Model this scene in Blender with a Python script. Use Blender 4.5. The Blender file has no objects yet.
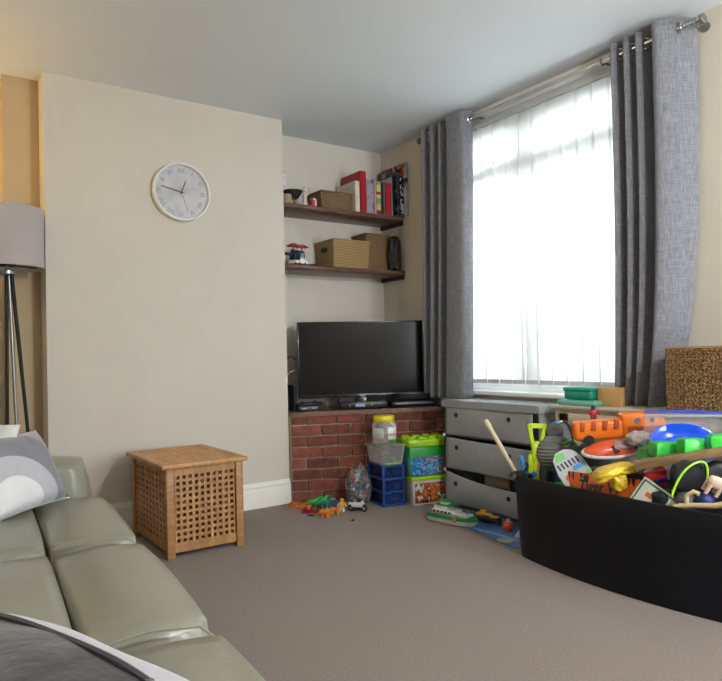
import bpy, bmesh, math, random
from mathutils import Vector, Matrix, Euler
R = math.radians
PI = math.pi
rnd = random.Random(7)
sc = bpy.context.scene
COL = sc.collection

# ------------------------------------------------------------------ materials
def lin(h):
    h = h.lstrip('#')
    out = []
    for i in (0, 2, 4):
        c = int(h[i:i+2], 16) / 255
        out.append(c/12.92 if c <= .04045 else ((c+.055)/1.055)**2.4)
    return (*out, 1)

def nd(nt, kind, **kw):
    n = nt.nodes.new(kind)
    for k, v in kw.items():
        if k in n.inputs: n.inputs[k].default_value = v
        else: setattr(n, k, v)
    return n

def mat(name, col, rough=.6, metal=0, var=.08, scale=12, bump=0, bscale=60, spec=.5, col2=None, sheen=0, trans=0, alpha=1, coat=0, island=0):
    m = bpy.data.materials.new(name); m.use_nodes = True
    nt = m.node_tree; L = nt.links; b = nt.nodes['Principled BSDF']
    b.inputs['Roughness'].default_value = rough
    b.inputs['Metallic'].default_value = metal
    b.inputs['Specular IOR Level'].default_value = spec
    b.inputs['Sheen Weight'].default_value = sheen
    b.inputs['Transmission Weight'].default_value = trans
    b.inputs['Alpha'].default_value = alpha
    b.inputs['Coat Weight'].default_value = coat
    tc = nd(nt, 'ShaderNodeTexCoord')
    nz = nd(nt, 'ShaderNodeTexNoise', Scale=scale, Detail=4.0)
    L.new(tc.outputs['Object'], nz.inputs['Vector'])
    c = lin(col)
    a2 = lin(col2) if col2 else tuple(min(1, x*(1+var)) for x in c[:3])+(1,)
    a1 = c if col2 else tuple(x*(1-var) for x in c[:3])+(1,)
    rp = nd(nt, 'ShaderNodeValToRGB')
    rp.color_ramp.elements[0].color = a1; rp.color_ramp.elements[0].position = .3
    rp.color_ramp.elements[1].color = a2; rp.color_ramp.elements[1].position = .7
    L.new(nz.outputs['Fac'], rp.inputs['Fac'])
    src = rp.outputs['Color']
    if island:
        g = nd(nt, 'ShaderNodeNewGeometry'); hs = nd(nt, 'ShaderNodeHueSaturation')
        mr = nd(nt, 'ShaderNodeMapRange'); mr.inputs['To Min'].default_value = 1-island; mr.inputs['To Max'].default_value = 1+island
        L.new(g.outputs['Random Per Island'], mr.inputs['Value']); L.new(mr.outputs['Result'], hs.inputs['Value'])
        L.new(src, hs.inputs['Color']); src = hs.outputs['Color']
    L.new(src, b.inputs['Base Color'])
    if bump:
        n2 = nd(nt, 'ShaderNodeTexNoise', Scale=bscale, Detail=3.0)
        L.new(tc.outputs['Object'], n2.inputs['Vector'])
        bp = nd(nt, 'ShaderNodeBump', Strength=bump, Distance=.01)
        L.new(n2.outputs['Fac'], bp.inputs['Height']); L.new(bp.outputs['Normal'], b.inputs['Normal'])
    return m

def ramp_bands(name, bands, axis='Z', lo=0, hi=1, rough=.5, distort=0, nscale=6, seed=0):
    """solid printed bands along an object axis"""
    m = mat(name, bands[0][1], rough); nt = m.node_tree; L = nt.links; b = nt.nodes['Principled BSDF']
    tc = nd(nt, 'ShaderNodeTexCoord'); sp = nd(nt, 'ShaderNodeSeparateXYZ'); L.new(tc.outputs['Object'], sp.inputs[0])
    mr = nd(nt, 'ShaderNodeMapRange'); mr.inputs['From Min'].default_value = lo; mr.inputs['From Max'].default_value = hi
    L.new(sp.outputs[axis], mr.inputs['Value'])
    src = mr.outputs['Result']
    if distort:
        nz = nd(nt, 'ShaderNodeTexNoise', Scale=nscale, Detail=2.0); L.new(tc.outputs['Object'], nz.inputs['Vector'])
        ma = nd(nt, 'ShaderNodeMath', operation='MULTIPLY_ADD'); ma.inputs[1].default_value = distort
        L.new(nz.outputs['Fac'], ma.inputs[0]); L.new(src, ma.inputs[2])
        sb = nd(nt, 'ShaderNodeMath', operation='SUBTRACT'); sb.inputs[1].default_value = distort/2
        L.new(ma.outputs[0], sb.inputs[0]); src = sb.outputs[0]
    rp = nd(nt, 'ShaderNodeValToRGB'); cr = rp.color_ramp; cr.interpolation = 'CONSTANT'
    while len(cr.elements) < len(bands): cr.elements.new(.5)
    for e, (p, c) in zip(cr.elements, bands): e.position = p; e.color = lin(c)
    L.new(src, rp.inputs['Fac']); L.new(rp.outputs['Color'], b.inputs['Base Color'])
    return m

def print_mat(name, cols, scale=14, rough=.4, seed=0.0):
    """a busy printed picture: patches of several inks"""
    m = mat(name, cols[0], rough); nt = m.node_tree; L = nt.links; b = nt.nodes['Principled BSDF']
    tc = nd(nt, 'ShaderNodeTexCoord'); mp = nd(nt, 'ShaderNodeMapping'); mp.inputs['Location'].default_value = (seed, seed*1.7, seed*.3)
    L.new(tc.outputs['Object'], mp.inputs['Vector'])
    nz = nd(nt, 'ShaderNodeTexNoise', Scale=scale, Detail=2.5, Roughness=.6); L.new(mp.outputs[0], nz.inputs['Vector'])
    rp = nd(nt, 'ShaderNodeValToRGB'); cr = rp.color_ramp; cr.interpolation = 'CONSTANT'
    while len(cr.elements) < len(cols): cr.elements.new(.5)
    n = len(cols)
    for i, (e, c) in enumerate(zip(cr.elements, cols)):
        e.position = 0 if i == 0 else .32 + .36*i/n; e.color = lin(c)
    L.new(nz.outputs['Fac'], rp.inputs['Fac']); L.new(rp.outputs['Color'], b.inputs['Base Color'])
    return m

def clear_mat(name, col='#f2f6f6', opac=.12, rough=.1):
    m = bpy.data.materials.new(name); m.use_nodes = True; nt = m.node_tree; L = nt.links
    b = nt.nodes['Principled BSDF']; out = nt.nodes['Material Output']
    b.inputs['Base Color'].default_value = lin(col); b.inputs['Roughness'].default_value = rough
    t = nd(nt, 'ShaderNodeBsdfTransparent'); t.inputs['Color'].default_value = (.96, .97, .97, 1)
    tc = nd(nt, 'ShaderNodeTexCoord'); nz = nd(nt, 'ShaderNodeTexNoise', Scale=18.0, Detail=3.0); L.new(tc.outputs['Object'], nz.inputs['Vector'])
    lw = nd(nt, 'ShaderNodeLayerWeight', Blend=.25)
    ma = nd(nt, 'ShaderNodeMath', operation='MULTIPLY_ADD'); ma.inputs[1].default_value = opac*.6
    L.new(nz.outputs['Fac'], ma.inputs[0])
    m2 = nd(nt, 'ShaderNodeMath', operation='MULTIPLY_ADD'); m2.inputs[1].default_value = .5; m2.inputs[2].default_value = opac*.7
    L.new(lw.outputs['Fresnel'], m2.inputs[0]); L.new(m2.outputs[0], ma.inputs[2])
    mx = nd(nt, 'ShaderNodeMixShader'); L.new(ma.outputs[0], mx.inputs[0]); L.new(t.outputs[0], mx.inputs[1]); L.new(b.outputs[0], mx.inputs[2])
    L.new(mx.outputs[0], out.inputs['Surface'])
    return m

def translucent_mat(name, col, trans, opac=1.0, weave=0):
    m = bpy.data.materials.new(name); m.use_nodes = True; nt = m.node_tree; L = nt.links
    nt.nodes.remove(nt.nodes['Principled BSDF']); out = nt.nodes['Material Output']
    d = nd(nt, 'ShaderNodeBsdfDiffuse'); t = nd(nt, 'ShaderNodeBsdfTranslucent')
    tc = nd(nt, 'ShaderNodeTexCoord'); nz = nd(nt, 'ShaderNodeTexNoise', Scale=40.0, Detail=3.0); L.new(tc.outputs['Object'], nz.inputs['Vector'])
    rp = nd(nt, 'ShaderNodeValToRGB'); c = lin(col)
    rp.color_ramp.elements[0].color = tuple(x*.94 for x in c[:3])+(1,); rp.color_ramp.elements[1].color = c
    L.new(nz.outputs['Fac'], rp.inputs['Fac']); L.new(rp.outputs[0], d.inputs['Color']); L.new(rp.outputs[0], t.inputs['Color'])
    mx = nd(nt, 'ShaderNodeMixShader'); mx.inputs[0].default_value = trans
    L.new(d.outputs[0], mx.inputs[1]); L.new(t.outputs[0], mx.inputs[2])
    last = mx
    if opac < 1:
        tr = nd(nt, 'ShaderNodeBsdfTransparent'); m2 = nd(nt, 'ShaderNodeMixShader'); m2.inputs[0].default_value = opac
        L.new(tr.outputs[0], m2.inputs[1]); L.new(mx.outputs[0], m2.inputs[2]); last = m2
    L.new(last.outputs[0], out.inputs['Surface'])
    return m

def glass_pane(name):
    m = bpy.data.materials.new(name); m.use_nodes = True; nt = m.node_tree; L = nt.links
    nt.nodes.remove(nt.nodes['Principled BSDF']); out = nt.nodes['Material Output']
    t = nd(nt, 'ShaderNodeBsdfTransparent'); g = nd(nt, 'ShaderNodeBsdfGlossy', Roughness=.02)
    f = nd(nt, 'ShaderNodeFresnel', IOR=1.45); mx = nd(nt, 'ShaderNodeMixShader')
    L.new(f.outputs[0], mx.inputs[0]); L.new(t.outputs[0], mx.inputs[1]); L.new(g.outputs[0], mx.inputs[2]); L.new(mx.outputs[0], out.inputs['Surface'])
    return m

def wood_mat(name, c1, c2, rough=.45, scale=(3, 3, 30), axis_stretch=None, bump=.1):
    m = mat(name, c1, rough); nt = m.node_tree; L = nt.links; b = nt.nodes['Principled BSDF']
    tc = nd(nt, 'ShaderNodeTexCoord'); mp = nd(nt, 'ShaderNodeMapping'); mp.inputs['Scale'].default_value = scale
    L.new(tc.outputs['Object'], mp.inputs['Vector'])
    nz = nd(nt, 'ShaderNodeTexNoise', Scale=2.0, Detail=6.0, Roughness=.65, Distortion=.6); L.new(mp.outputs[0], nz.inputs['Vector'])
    rp = nd(nt, 'ShaderNodeValToRGB'); rp.color_ramp.elements[0].color = lin(c1); rp.color_ramp.elements[0].position = .35
    rp.color_ramp.elements[1].color = lin(c2); rp.color_ramp.elements[1].position = .7
    L.new(nz.outputs['Fac'], rp.inputs['Fac'])
    g = nd(nt, 'ShaderNodeNewGeometry'); hs = nd(nt, 'ShaderNodeHueSaturation')
    mr = nd(nt, 'ShaderNodeMapRange'); mr.inputs['To Min'].default_value = .9; mr.inputs['To Max'].default_value = 1.1
    L.new(g.outputs['Random Per Island'], mr.inputs['Value']); L.new(mr.outputs['Result'], hs.inputs['Value'])
    L.new(rp.outputs[0], hs.inputs['Color']); L.new(hs.outputs[0], b.inputs['Base Color'])
    bp = nd(nt, 'ShaderNodeBump', Strength=bump, Distance=.003); L.new(nz.outputs['Fac'], bp.inputs['Height']); L.new(bp.outputs[0], b.inputs['Normal'])
    return m

def weave_mat(name, c1, c2, su=60, sv=60):
    """woven rush: two crossed waves, ink and relief together"""
    m = mat(name, c1, .75); nt = m.node_tree; L = nt.links; b = nt.nodes['Principled BSDF']
    tc = nd(nt, 'ShaderNodeTexCoord')
    w1 = nd(nt, 'ShaderNodeTexWave', wave_type='BANDS', bands_direction='Z'); w1.inputs['Scale'].default_value = su/6; w1.inputs['Distortion'].default_value = 1.2; w1.inputs['Detail Scale'].default_value = 6
    w2 = nd(nt, 'ShaderNodeTexWave', wave_type='BANDS', bands_direction='DIAGONAL'); w2.inputs['Scale'].default_value = sv/6; w2.inputs['Distortion'].default_value = 1.5; w2.inputs['Detail Scale'].default_value = 6
    for w in (w1, w2): L.new(tc.outputs['Object'], w.inputs['Vector'])
    ml = nd(nt, 'ShaderNodeMath', operation='MULTIPLY'); L.new(w1.outputs['Fac'], ml.inputs[0]); L.new(w2.outputs['Fac'], ml.inputs[1])
    ad = nd(nt, 'ShaderNodeMath', operation='MULTIPLY_ADD'); ad.inputs[1].default_value = .6; L.new(w1.outputs['Fac'], ad.inputs[0]); L.new(ml.outputs[0], ad.inputs[2])
    rp = nd(nt, 'ShaderNodeValToRGB'); rp.color_ramp.elements[0].color = lin(c1); rp.color_ramp.elements[0].position = .1
    rp.color_ramp.elements[1].color = lin(c2); rp.color_ramp.elements[1].position = .9
    L.new(ad.outputs[0], rp.inputs['Fac']); L.new(rp.outputs[0], b.inputs['Base Color'])
    bp = nd(nt, 'ShaderNodeBump', Strength=.7, Distance=.006); L.new(ad.outputs[0], bp.inputs['Height']); L.new(bp.outputs[0], b.inputs['Normal'])
    return m

# ------------------------------------------------------------------ mesh builder
class MB:
    def __init__(s): s.bm = bmesh.new()
    def _tf(s, vs, M):
        if M is not None: bmesh.ops.transform(s.bm, matrix=M, verts=vs)
    def box(s, c, d, rot=(0, 0, 0), bevel=0, seg=2):
        r = bmesh.ops.create_cube(s.bm, size=1); vs = r['verts']
        bmesh.ops.scale(s.bm, vec=d, verts=vs)
        if bevel:
            es = list({e for v in vs for e in v.link_edges})
            q = bmesh.ops.bevel(s.bm, geom=es, offset=min(bevel, min(d)*.49), segments=seg, profile=.5, affect='EDGES')
            vs = list({v for f in q['faces'] for v in f.verts} | {v for v in vs if v.is_valid})
        M = Matrix.Translation(c) @ Euler(rot).to_matrix().to_4x4()
        s._tf(vs, M); return s
    def ring_loft(s, rings, closed_u=True, cap0=True, cap1=True):
        vv = [[s.bm.verts.new(p) for p in rg] for rg in rings]
        n = len(vv[0])
        for a, b in zip(vv, vv[1:]):
            for i in range(n if closed_u else n-1):
                j = (i+1) % n
                s.bm.faces.new((a[i], a[j], b[j], b[i]))
        if cap0 and n > 2: s.bm.faces.new(vv[0][::-1])
        if cap1 and n > 2: s.bm.faces.new(vv[-1])
        return s
    def tube(s, pts, r, n=10, closed=False, cap=True):
        pts = [Vector(p) for p in pts]; rr = r if isinstance(r, (list, tuple)) else [r]*len(pts)
        N = len(pts); rings = []; up = None
        for i, p in enumerate(pts):
            if closed: t = pts[(i+1) % N]-pts[i-1]
            else: t = pts[min(i+1, N-1)]-pts[max(i-1, 0)]
            t.normalize()
            if up is None:
                up = Vector((0, 0, 1)) if abs(t.z) < .9 else Vector((1, 0, 0))
            u = (up-t*up.dot(t)).normalized(); w = t.cross(u); up = u
            rings.append([p+(u*math.cos(2*PI*k/n)+w*math.sin(2*PI*k/n))*rr[i] for k in range(n)])
        if closed:
            rings.append(rings[0])
            vv = [[s.bm.verts.new(q) for q in rg] for rg in rings[:-1]]; vv.append(vv[0])
            for a, b in zip(vv, vv[1:]):
                for i in range(n): s.bm.faces.new((a[i], a[(i+1) % n], b[(i+1) % n], b[i]))
            return s
        return s.ring_loft(rings, True, cap, cap)
    def cyl(s, p0, p1, r0, r1=None, n=20): return s.tube([p0, p1], [r0, r0 if r1 is None else r1], n)
    def lathe(s, prof, c=(0, 0, 0), n=28, M=None, cap=True):
        rings = []
        for r, z in prof:
            rings.append([Vector((c[0]+max(r, 1e-4)*math.cos(2*PI*k/n), c[1]+max(r, 1e-4)*math.sin(2*PI*k/n), c[2]+z)) for k in range(n)])
        if M is not None: rings = [[M @ p for p in rg] for rg in rings]
        return s.ring_loft(rings, True, cap, cap)
    def blob(s, c, d, w=.6, n=8, rot=(0, 0, 0), noise=0, seed=0, fn=None):
        """rounded cushion: cube blended with its sphere; d = full size"""
        rr = random.Random(seed); ph = [rr.uniform(0, 6) for _ in range(6)]
        tm = bmesh.new(); bmesh.ops.create_cube(tm, size=2)
        bmesh.ops.subdivide_edges(tm, edges=list(tm.edges), cuts=n, use_grid_fill=True)
        vs = list(tm.verts)
        M = Matrix.Translation(c) @ Euler(rot).to_matrix().to_4x4()
        for v in vs:
            x, y, z = v.co
            sp = Vector((x*math.sqrt(max(0, 1-y*y/2-z*z/2+y*y*z*z/3)), y*math.sqrt(max(0, 1-z*z/2-x*x/2+z*z*x*x/3)), z*math.sqrt(max(0, 1-x*x/2-y*y/2+x*x*y*y/3))))
            p = Vector((x, y, z)).lerp(sp, w)
            if noise:
                k = 1+noise*(math.sin(3*x+ph[0])*math.sin(3*y+ph[1])+math.sin(4*z+ph[2])*math.sin(5*x+ph[3]))
                p *= k
            p = Vector((p.x*d[0]/2, p.y*d[1]/2, p.z*d[2]/2))
            if fn: p = fn(p)
            v.co = M @ p
        me = bpy.data.meshes.new('t'); tm.to_mesh(me); tm.free(); s.bm.from_mesh(me); bpy.data.meshes.remove(me)
        return s
    def prism(s, poly, y0, y1, M=None):
        """poly in XZ, extruded along Y"""
        a = [Vector((p[0], y0, p[1])) for p in poly]; b = [Vector((p[0], y1, p[1])) for p in poly]
        if M is not None: a = [M @ p for p in a]; b = [M @ p for p in b]
        return s.ring_loft([a, b])
    def slab(s, poly, z0, z1, M=None):
        a = [Vector((p[0], p[1], z0)) for p in poly]; b = [Vector((p[0], p[1], z1)) for p in poly]
        if M is not None: a = [M @ p for p in a]; b = [M @ p for p in b]
        return s.ring_loft([a, b])
    def grid(s, fn, nu, nv):
        vv = [[s.bm.verts.new(fn(i/nu, j/nv)) for j in range(nv+1)] for i in range(nu+1)]
        for i in range(nu):
            for j in range(nv): s.bm.faces.new((vv[i][j], vv[i+1][j], vv[i+1][j+1], vv[i][j+1]))
        return s
    def text(s, body, size, M, ext=.0006, align='CENTER', shear=0, bold=0):
        cu = bpy.data.curves.new('t', 'FONT'); cu.body = body; cu.size = size; cu.extrude = ext; cu.offset = bold; cu.align_x = align; cu.align_y = 'CENTER'; cu.shear = shear
        ob = bpy.data.objects.new('t', cu); COL.objects.link(ob)
        dg = bpy.context.evaluated_depsgraph_get(); me = bpy.data.meshes.new_from_object(ob.evaluated_get(dg))
        me.transform(M); s.bm.from_mesh(me)
        bpy.data.objects.remove(ob); bpy.data.curves.remove(cu); bpy.data.meshes.remove(me); return s
    def build(s, name, m, parent=None, smooth=True, ang=38, loc=None, rot=None, solidify=0, sub=0):
        bmesh.ops.recalc_face_normals(s.bm, faces=s.bm.faces)
        me = bpy.data.meshes.new(name); s.bm.to_mesh(me); s.bm.free()
        o = bpy.data.objects.new(name, me); COL.objects.link(o)
        me.materials.append(m)
        if smooth:
            me.shade_smooth(); me.set_sharp_from_angle(angle=R(ang))
        if parent is not None: o.parent = parent
        if loc is not None: o.location = loc
        if rot is not None: o.rotation_euler = rot
        if solidify:
            q = o.modifiers.new('thick', 'SOLIDIFY'); q.thickness = solidify; q.offset = 0
        return o

def tag(o, label, cat, group=None):
    o['label'] = label; o['category'] = cat
    if group: o['group'] = group
    return o
def thing(name, label, cat, loc=(0, 0, 0), rot=(0, 0, 0), group=None):
    o = bpy.data.objects.new(name, None); COL.objects.link(o); o.empty_display_size = .05
    o.location = loc; o.rotation_euler = rot if not isinstance(rot, (int, float)) else (0, 0, rot)
    return tag(o, label, cat, group)
def solo(name, mb, m, label, cat, loc=(0, 0, 0), rot=(0, 0, 0), group=None, **kw):
    return tag(mb.build(name, m, None, loc=loc, rot=rot if not isinstance(rot, (int, float)) else (0, 0, rot), **kw), label, cat, group)
def struct(name, mb, m, parent=None, **kw):
    o = mb.build(name, m, parent, **kw)
    if parent is None: o['kind'] = 'structure'
    return o

FC = R(-34.8)          # turns a thing's local -Y towards the viewer's corner of the room
ZC = 2.861; XW = 3.49; YF = 4.354; YA = 4.65; XL = -.55; YB = -1.9

# ------------------------------------------------------------------ shared materials
M_wall = mat('wall_paint', '#cdc7bb', .8, var=.025, scale=3, bump=.05, bscale=120)
M_wallp = mat('wall_paint_window', '#c6bfb1', .8, var=.03, scale=3, bump=.05, bscale=120)
M_ceil = mat('ceiling_paint', '#d6dce1', .85, var=.015, scale=2, bump=.03, bscale=90)
M_trim = mat('gloss_trim', '#e6e3da', .35, var=.02)
M_upvc = mat('window_plastic', '#f0f2f2', .3, var=.01)
M_carpet = mat('carpet', '#74655d', .95, col2='#948379', scale=130, bump=.9, bscale=260, sheen=.25)
M_black = mat('black_plastic', '#101114', .35, var=.1)
M_matt = mat('matt_black', '#17181a', .7, var=.1)
M_chrome = mat('chrome', '#c9cbcd', .18, 1, var=.02)
M_steel = mat('brushed_steel', '#9a9a9b', .35, 1, var=.04)
M_white = mat('white_plastic', '#e9e9e6', .4, var=.03)
M_clear = clear_mat('clear_plastic')
M_bag = clear_mat('clear_bag', opac=.08, rough=.15)

# ------------------------------------------------------------------ room shell
struct('floor', MB().box(((XL+XW)/2, (YB+YA)/2, -.05), (XW-XL+.4, YA-YB+.4, .1)), M_carpet)
struct('ceiling', MB().box(((XL+XW)/2, (YB+YA)/2, ZC+.05), (XW-XL+.4, YA-YB+.4, .1)), M_ceil)
# chimney breast
struct('wall_chimney', MB().box(((.712+2.35)/2, (YF+YA)/2+.05, ZC/2), (2.35-.712, YA-YF+.1, ZC)), M_wall)
struct('wall_front', MB().box(((XL+XW)/2, YA+.075, ZC/2), (XW-XL+.4, .15, ZC)), M_wall)
struct('wall_left', MB().box((XL-.075, (YB+YA)/2, ZC/2), (.15, YA-YB, ZC)), M_wall)
# boxed-in pipe run beside the chimney breast
struct('trim_1', MB().box((.611, 4.585, ZC/2), (.2, .13, ZC)), mat('boxing_paint', '#b5a283', .8, var=.03, scale=4))
# window wall with its opening
WY0, WY1, WZ0, WZ1 = 1.93, 3.78, .80, 2.74
w = MB()
for a, b, c, d in ((YB, WY0, 0, ZC), (WY1, YA, 0, ZC), (WY0, WY1, 0, WZ0), (WY0, WY1, WZ1, ZC)):
    w.box((XW+.14, (a+b)/2, (c+d)/2), (.28, b-a, d-c))
struct('wall_right', w, M_wallp)
# back wall: an unseen glazed door added to let in fill daylight
BX0, BX1, BZ1 = 2.66, 3.42, 2.15
w = MB()
for a, b, c, d in ((XL, BX0, 0, ZC), (BX1, XW, 0, ZC), (BX0, BX1, BZ1, ZC)):
    w.box(((a+b)/2, YB-.075, (c+d)/2), (b-a, .15, d-c))
struct('wall_back', w, M_wall)
fr = MB()
for k in range(1):
    x0 = BX0; x1 = BX1
    for a, b, c, d in ((x0, x0+.06, 0, BZ1), (x1-.06, x1, 0, BZ1), (x0, x1, 0, .08), (x0, x1, BZ1-.07, BZ1)):
        fr.box(((a+b)/2, YB-.07, (c+d)/2), (b-a, .06, d-c), bevel=.006)
dr = struct('window_added', fr, M_upvc)
g = MB().box(((BX0+BX1)/2, YB-.07, BZ1/2), (BX1-BX0, .008, BZ1-.1)); g.build('glass', glass_pane('added_door_glass'), dr)
# skirting
def skirt(name, p0, p1, nrm):
    p0, p1 = Vector((*p0, 0)), Vector((*p1, 0)); n = Vector((*nrm, 0))
    prof = [(0, 0), (.022, 0), (.022, .125), (.017, .14), (.019, .15), (.012, .165), (.006, .178), (0, .18)]
    struct(name, MB().ring_loft([[p+n*a+Vector((0, 0, b)) for a, b in prof] for p in (p0, p1)]), M_trim, ang=20)
skirt('baseboard_chimney', (.712, YF), (2.35, YF), (0, -1))
skirt('baseboard_left', (XL, YB), (XL, YA), (1, 0))
skirt('baseboard_right', (XW, YB), (XW, YA), (-1, 0))
# window
fr = MB()
def yz(m, a, b, c, d, x=XW+.1, t=.07, bev=.008): m.box((x, (a+b)/2, (c+d)/2), (t, b-a, d-c), bevel=bev)
for a, b, c, d in ((WY0, WY0+.06, WZ0, WZ1), (WY1-.06, WY1, WZ0, WZ1), (WY0, WY1, WZ0, WZ0+.06), (WY0, WY1, WZ1-.06, WZ1), (2.978, 3.022, WZ0, WZ1), (WY0, WY1, 2.36, 2.42)):
    yz(fr, a, b, c, d, t=.07 if (c, d) == (WZ0, WZ1) and a != 2.978 else .066 if a == 2.978 else .062)
win = struct('window_1', fr, M_upvc)
MB().box((XW+.1, (WY0+WY1)/2, (WZ0+WZ1)/2), (.006, WY1-WY0-.1, WZ1-WZ0-.1)).build('glass', glass_pane('window_glass'), win)
MB().box((XW+.02, (WY0+WY1)/2, WZ0-.012), (.14, WY1-WY0+.1, .03), bevel=.008).build('window_sill', M_upvc, win)
sash = MB()
for y0, y1 in ((1.99, 2.978), (3.022, 3.72)):
    for z0, z1 in ((.86, 2.36), (2.42, 2.68)):
        for a, b, c, d in ((y0, y0+.03, z0, z1), (y1-.03, y1, z0, z1), (y0, y1, z0, z0+.03), (y0, y1, z1-.03, z1)):
            yz(sash, a, b, c, d, XW+.085, .05, .006)
sash.build('sash', M_upvc, win)
struct('trim_2', MB().box((XW-.006, 2.85, 2.80), (.012, 1.78, .118), bevel=.003), M_trim)
# street outside
struct('ground_outside', MB().box((13, 2, -.35), (19, 40, .1)), mat('paving', '#8d8c89', .9, scale=3))
solo('garden_wall', MB().box((5.6, 2.5, .3), (.22, 14, 1.2), bevel=.02), mat('rendered_wall', '#8f8f8c', .9, scale=4), 'low grey garden wall outside beyond the window', 'wall')
hb = thing('house', 'pale terraced house across the street seen through the blind', 'house', (17, 4, -.3))
MB().box((1.5, 0, 2.8), (3, 9, 5.6)).build('facade', mat('house_render', '#b9b3a8', .9, scale=2), hb)
MB().prism([(-.3, 5.6), (3.3, 5.6), (1.5, 7.3)], -4.6, 4.6).build('roof', mat('roof_slate', '#55565a', .8), hb)
for y in (-3, 0, 3):
    for z in (1.5, 4.0):
        wf = MB().box((-.02, y, z), (.08, 1.3, 1.4), bevel=.01).build('window', M_upvc, hb)
        MB().box((-.045, y, z), (.06, 1.1, 1.2)).build('pane', mat('dark_pane', '#3b424a', .1), wf)

# ------------------------------------------------------------------ blind
bl = thing('vertical_blind', 'white vertical blind with fabric vanes drawn across the bright window', 'blind', (3.452, 0, 0))
MB().box((0, 2.86, 2.733), (.045, 1.84, .05), bevel=.006).build('headrail', mat('blind_rail', '#b4b8ba', .35, var=.02), bl)
M_vane = translucent_mat('vane_fabric', '#f6f6f4', .6)
wt = mat('vane_weight', '#d5d7d6', .5)
y = 2.03
while y < 3.76:
    v = MB().grid(lambda u, t: Vector((0, (u-.5)*.127, .86+t*1.85)) + Vector((.003*math.sin(u*PI), 0, 0)), 4, 2).build('vane', M_vane, bl, loc=(0, y, 0), rot=(0, 0, R(-5)+R(rnd.uniform(-1.5, 1.5))), solidify=.0008)
    MB().box((0, 0, .875), (.005, .118, .028)).build('weight', wt, v)
    y += .1175
ch = MB()
ch.tube([(-.02, 2.02, .85), (-.02, 2.6, .843), (-.02, 3.2, .85), (-.02, 3.74, .845)], .0025, 6); ch.build('bead_chain', M_white, bl)

# ------------------------------------------------------------------ curtain rail and curtains
XR = 3.385; ZR = 2.773
rl = thing('curtain_rail', 'chrome curtain pole running above the window under the ceiling', 'curtain pole', (XR, 0, ZR))
MB().cyl((0, 1.735, 0), (0, 3.965, 0), .0135).build('pole', M_chrome, rl)
for yy, s in ((1.728, -1), (3.99, 1)):
    f = MB().lathe([(.014, -.012), (.024, -.012), (.026, 0), (.026, .01), (.02, .014), (.01, .015)], M=Matrix.Translation((0, yy, 0)) @ Euler((R(90), 0, 0)).to_matrix().to_4x4())
    f.build('finial', M_steel, rl)
for yy in (1.765, 2.32, 3.36, 3.975):
    b = MB().cyl((0, yy, 0), (XW-XR, yy, 0), .007, n=10); b.lathe([(.025, 0), (.025, .008)], M=Matrix.Translation((XW-XR-.008, yy, 0)) @ Euler((0, R(90), 0)).to_matrix().to_4x4())
    b.tube([(.018*math.cos(t), yy, .018*math.sin(t)) for t in [2*PI*k/14 for k in range(14)]], .005, 6, closed=True)
    b.build('bracket', M_steel, rl)

def curtain_mat():
    m = mat('curtain_linen', '#6f7077', .9, var=.06, scale=8, sheen=.3); nt = m.node_tree; L = nt.links; b = nt.nodes['Principled BSDF']
    tc = nd(nt, 'ShaderNodeTexCoord'); mp = nd(nt, 'ShaderNodeMapping'); mp.inputs['Scale'].default_value = (140, 140, 18); L.new(tc.outputs['Object'], mp.inputs['Vector'])
    n1 = nd(nt, 'ShaderNodeTexNoise', Scale=1.0, Detail=2.0); L.new(mp.outputs[0], n1.inputs['Vector'])
    mp2 = nd(nt, 'ShaderNodeMapping'); mp2.inputs['Scale'].default_value = (15, 15, 300); L.new(tc.outputs['Object'], mp2.inputs['Vector'])
    n2 = nd(nt, 'ShaderNodeTexNoise', Scale=1.0, Detail=2.0); L.new(mp2.outputs[0], n2.inputs['Vector'])
    ad = nd(nt, 'ShaderNodeMath', operation='ADD'); L.new(n1.outputs['Fac'], ad.inputs[0]); L.new(n2.outputs['Fac'], ad.inputs[1])
    rp = nd(nt, 'ShaderNodeValToRGB'); rp.color_ramp.elements[0].position = .35; rp.color_ramp.elements[1].position = .65
    rp.color_ramp.elements[0].color = lin('#63646b'); rp.color_ramp.elements[1].color = lin('#86878d')
    hf = nd(nt, 'ShaderNodeMath', operation='MULTIPLY'); hf.inputs[1].default_value = .5; L.new(ad.outputs[0], hf.inputs[0]); L.new(hf.outputs[0], rp.inputs['Fac'])
    L.new(rp.outputs[0], b.inputs['Base Color'])
    return m
M_curt = curtain_mat()
def smooth_path(ctrl, n):
    """Catmull-Rom through (y, dx) control points"""
    out = []; P = [ctrl[0]]+list(ctrl)+[ctrl[-1]]; S = len(ctrl)-1
    for i in range(n+1):
        t = i/n*S; k = min(int(t), S-1); f = t-k; p0, p1, p2, p3 = P[k:k+4]
        out.append(tuple(.5*(2*p1[c]+(p2[c]-p0[c])*f+(2*p0[c]-5*p1[c]+4*p2[c]-p3[c])*f*f+(3*p1[c]-p0[c]-3*p2[c]+p3[c])*f**3) for c in (0, 1)))
    return out
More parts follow.
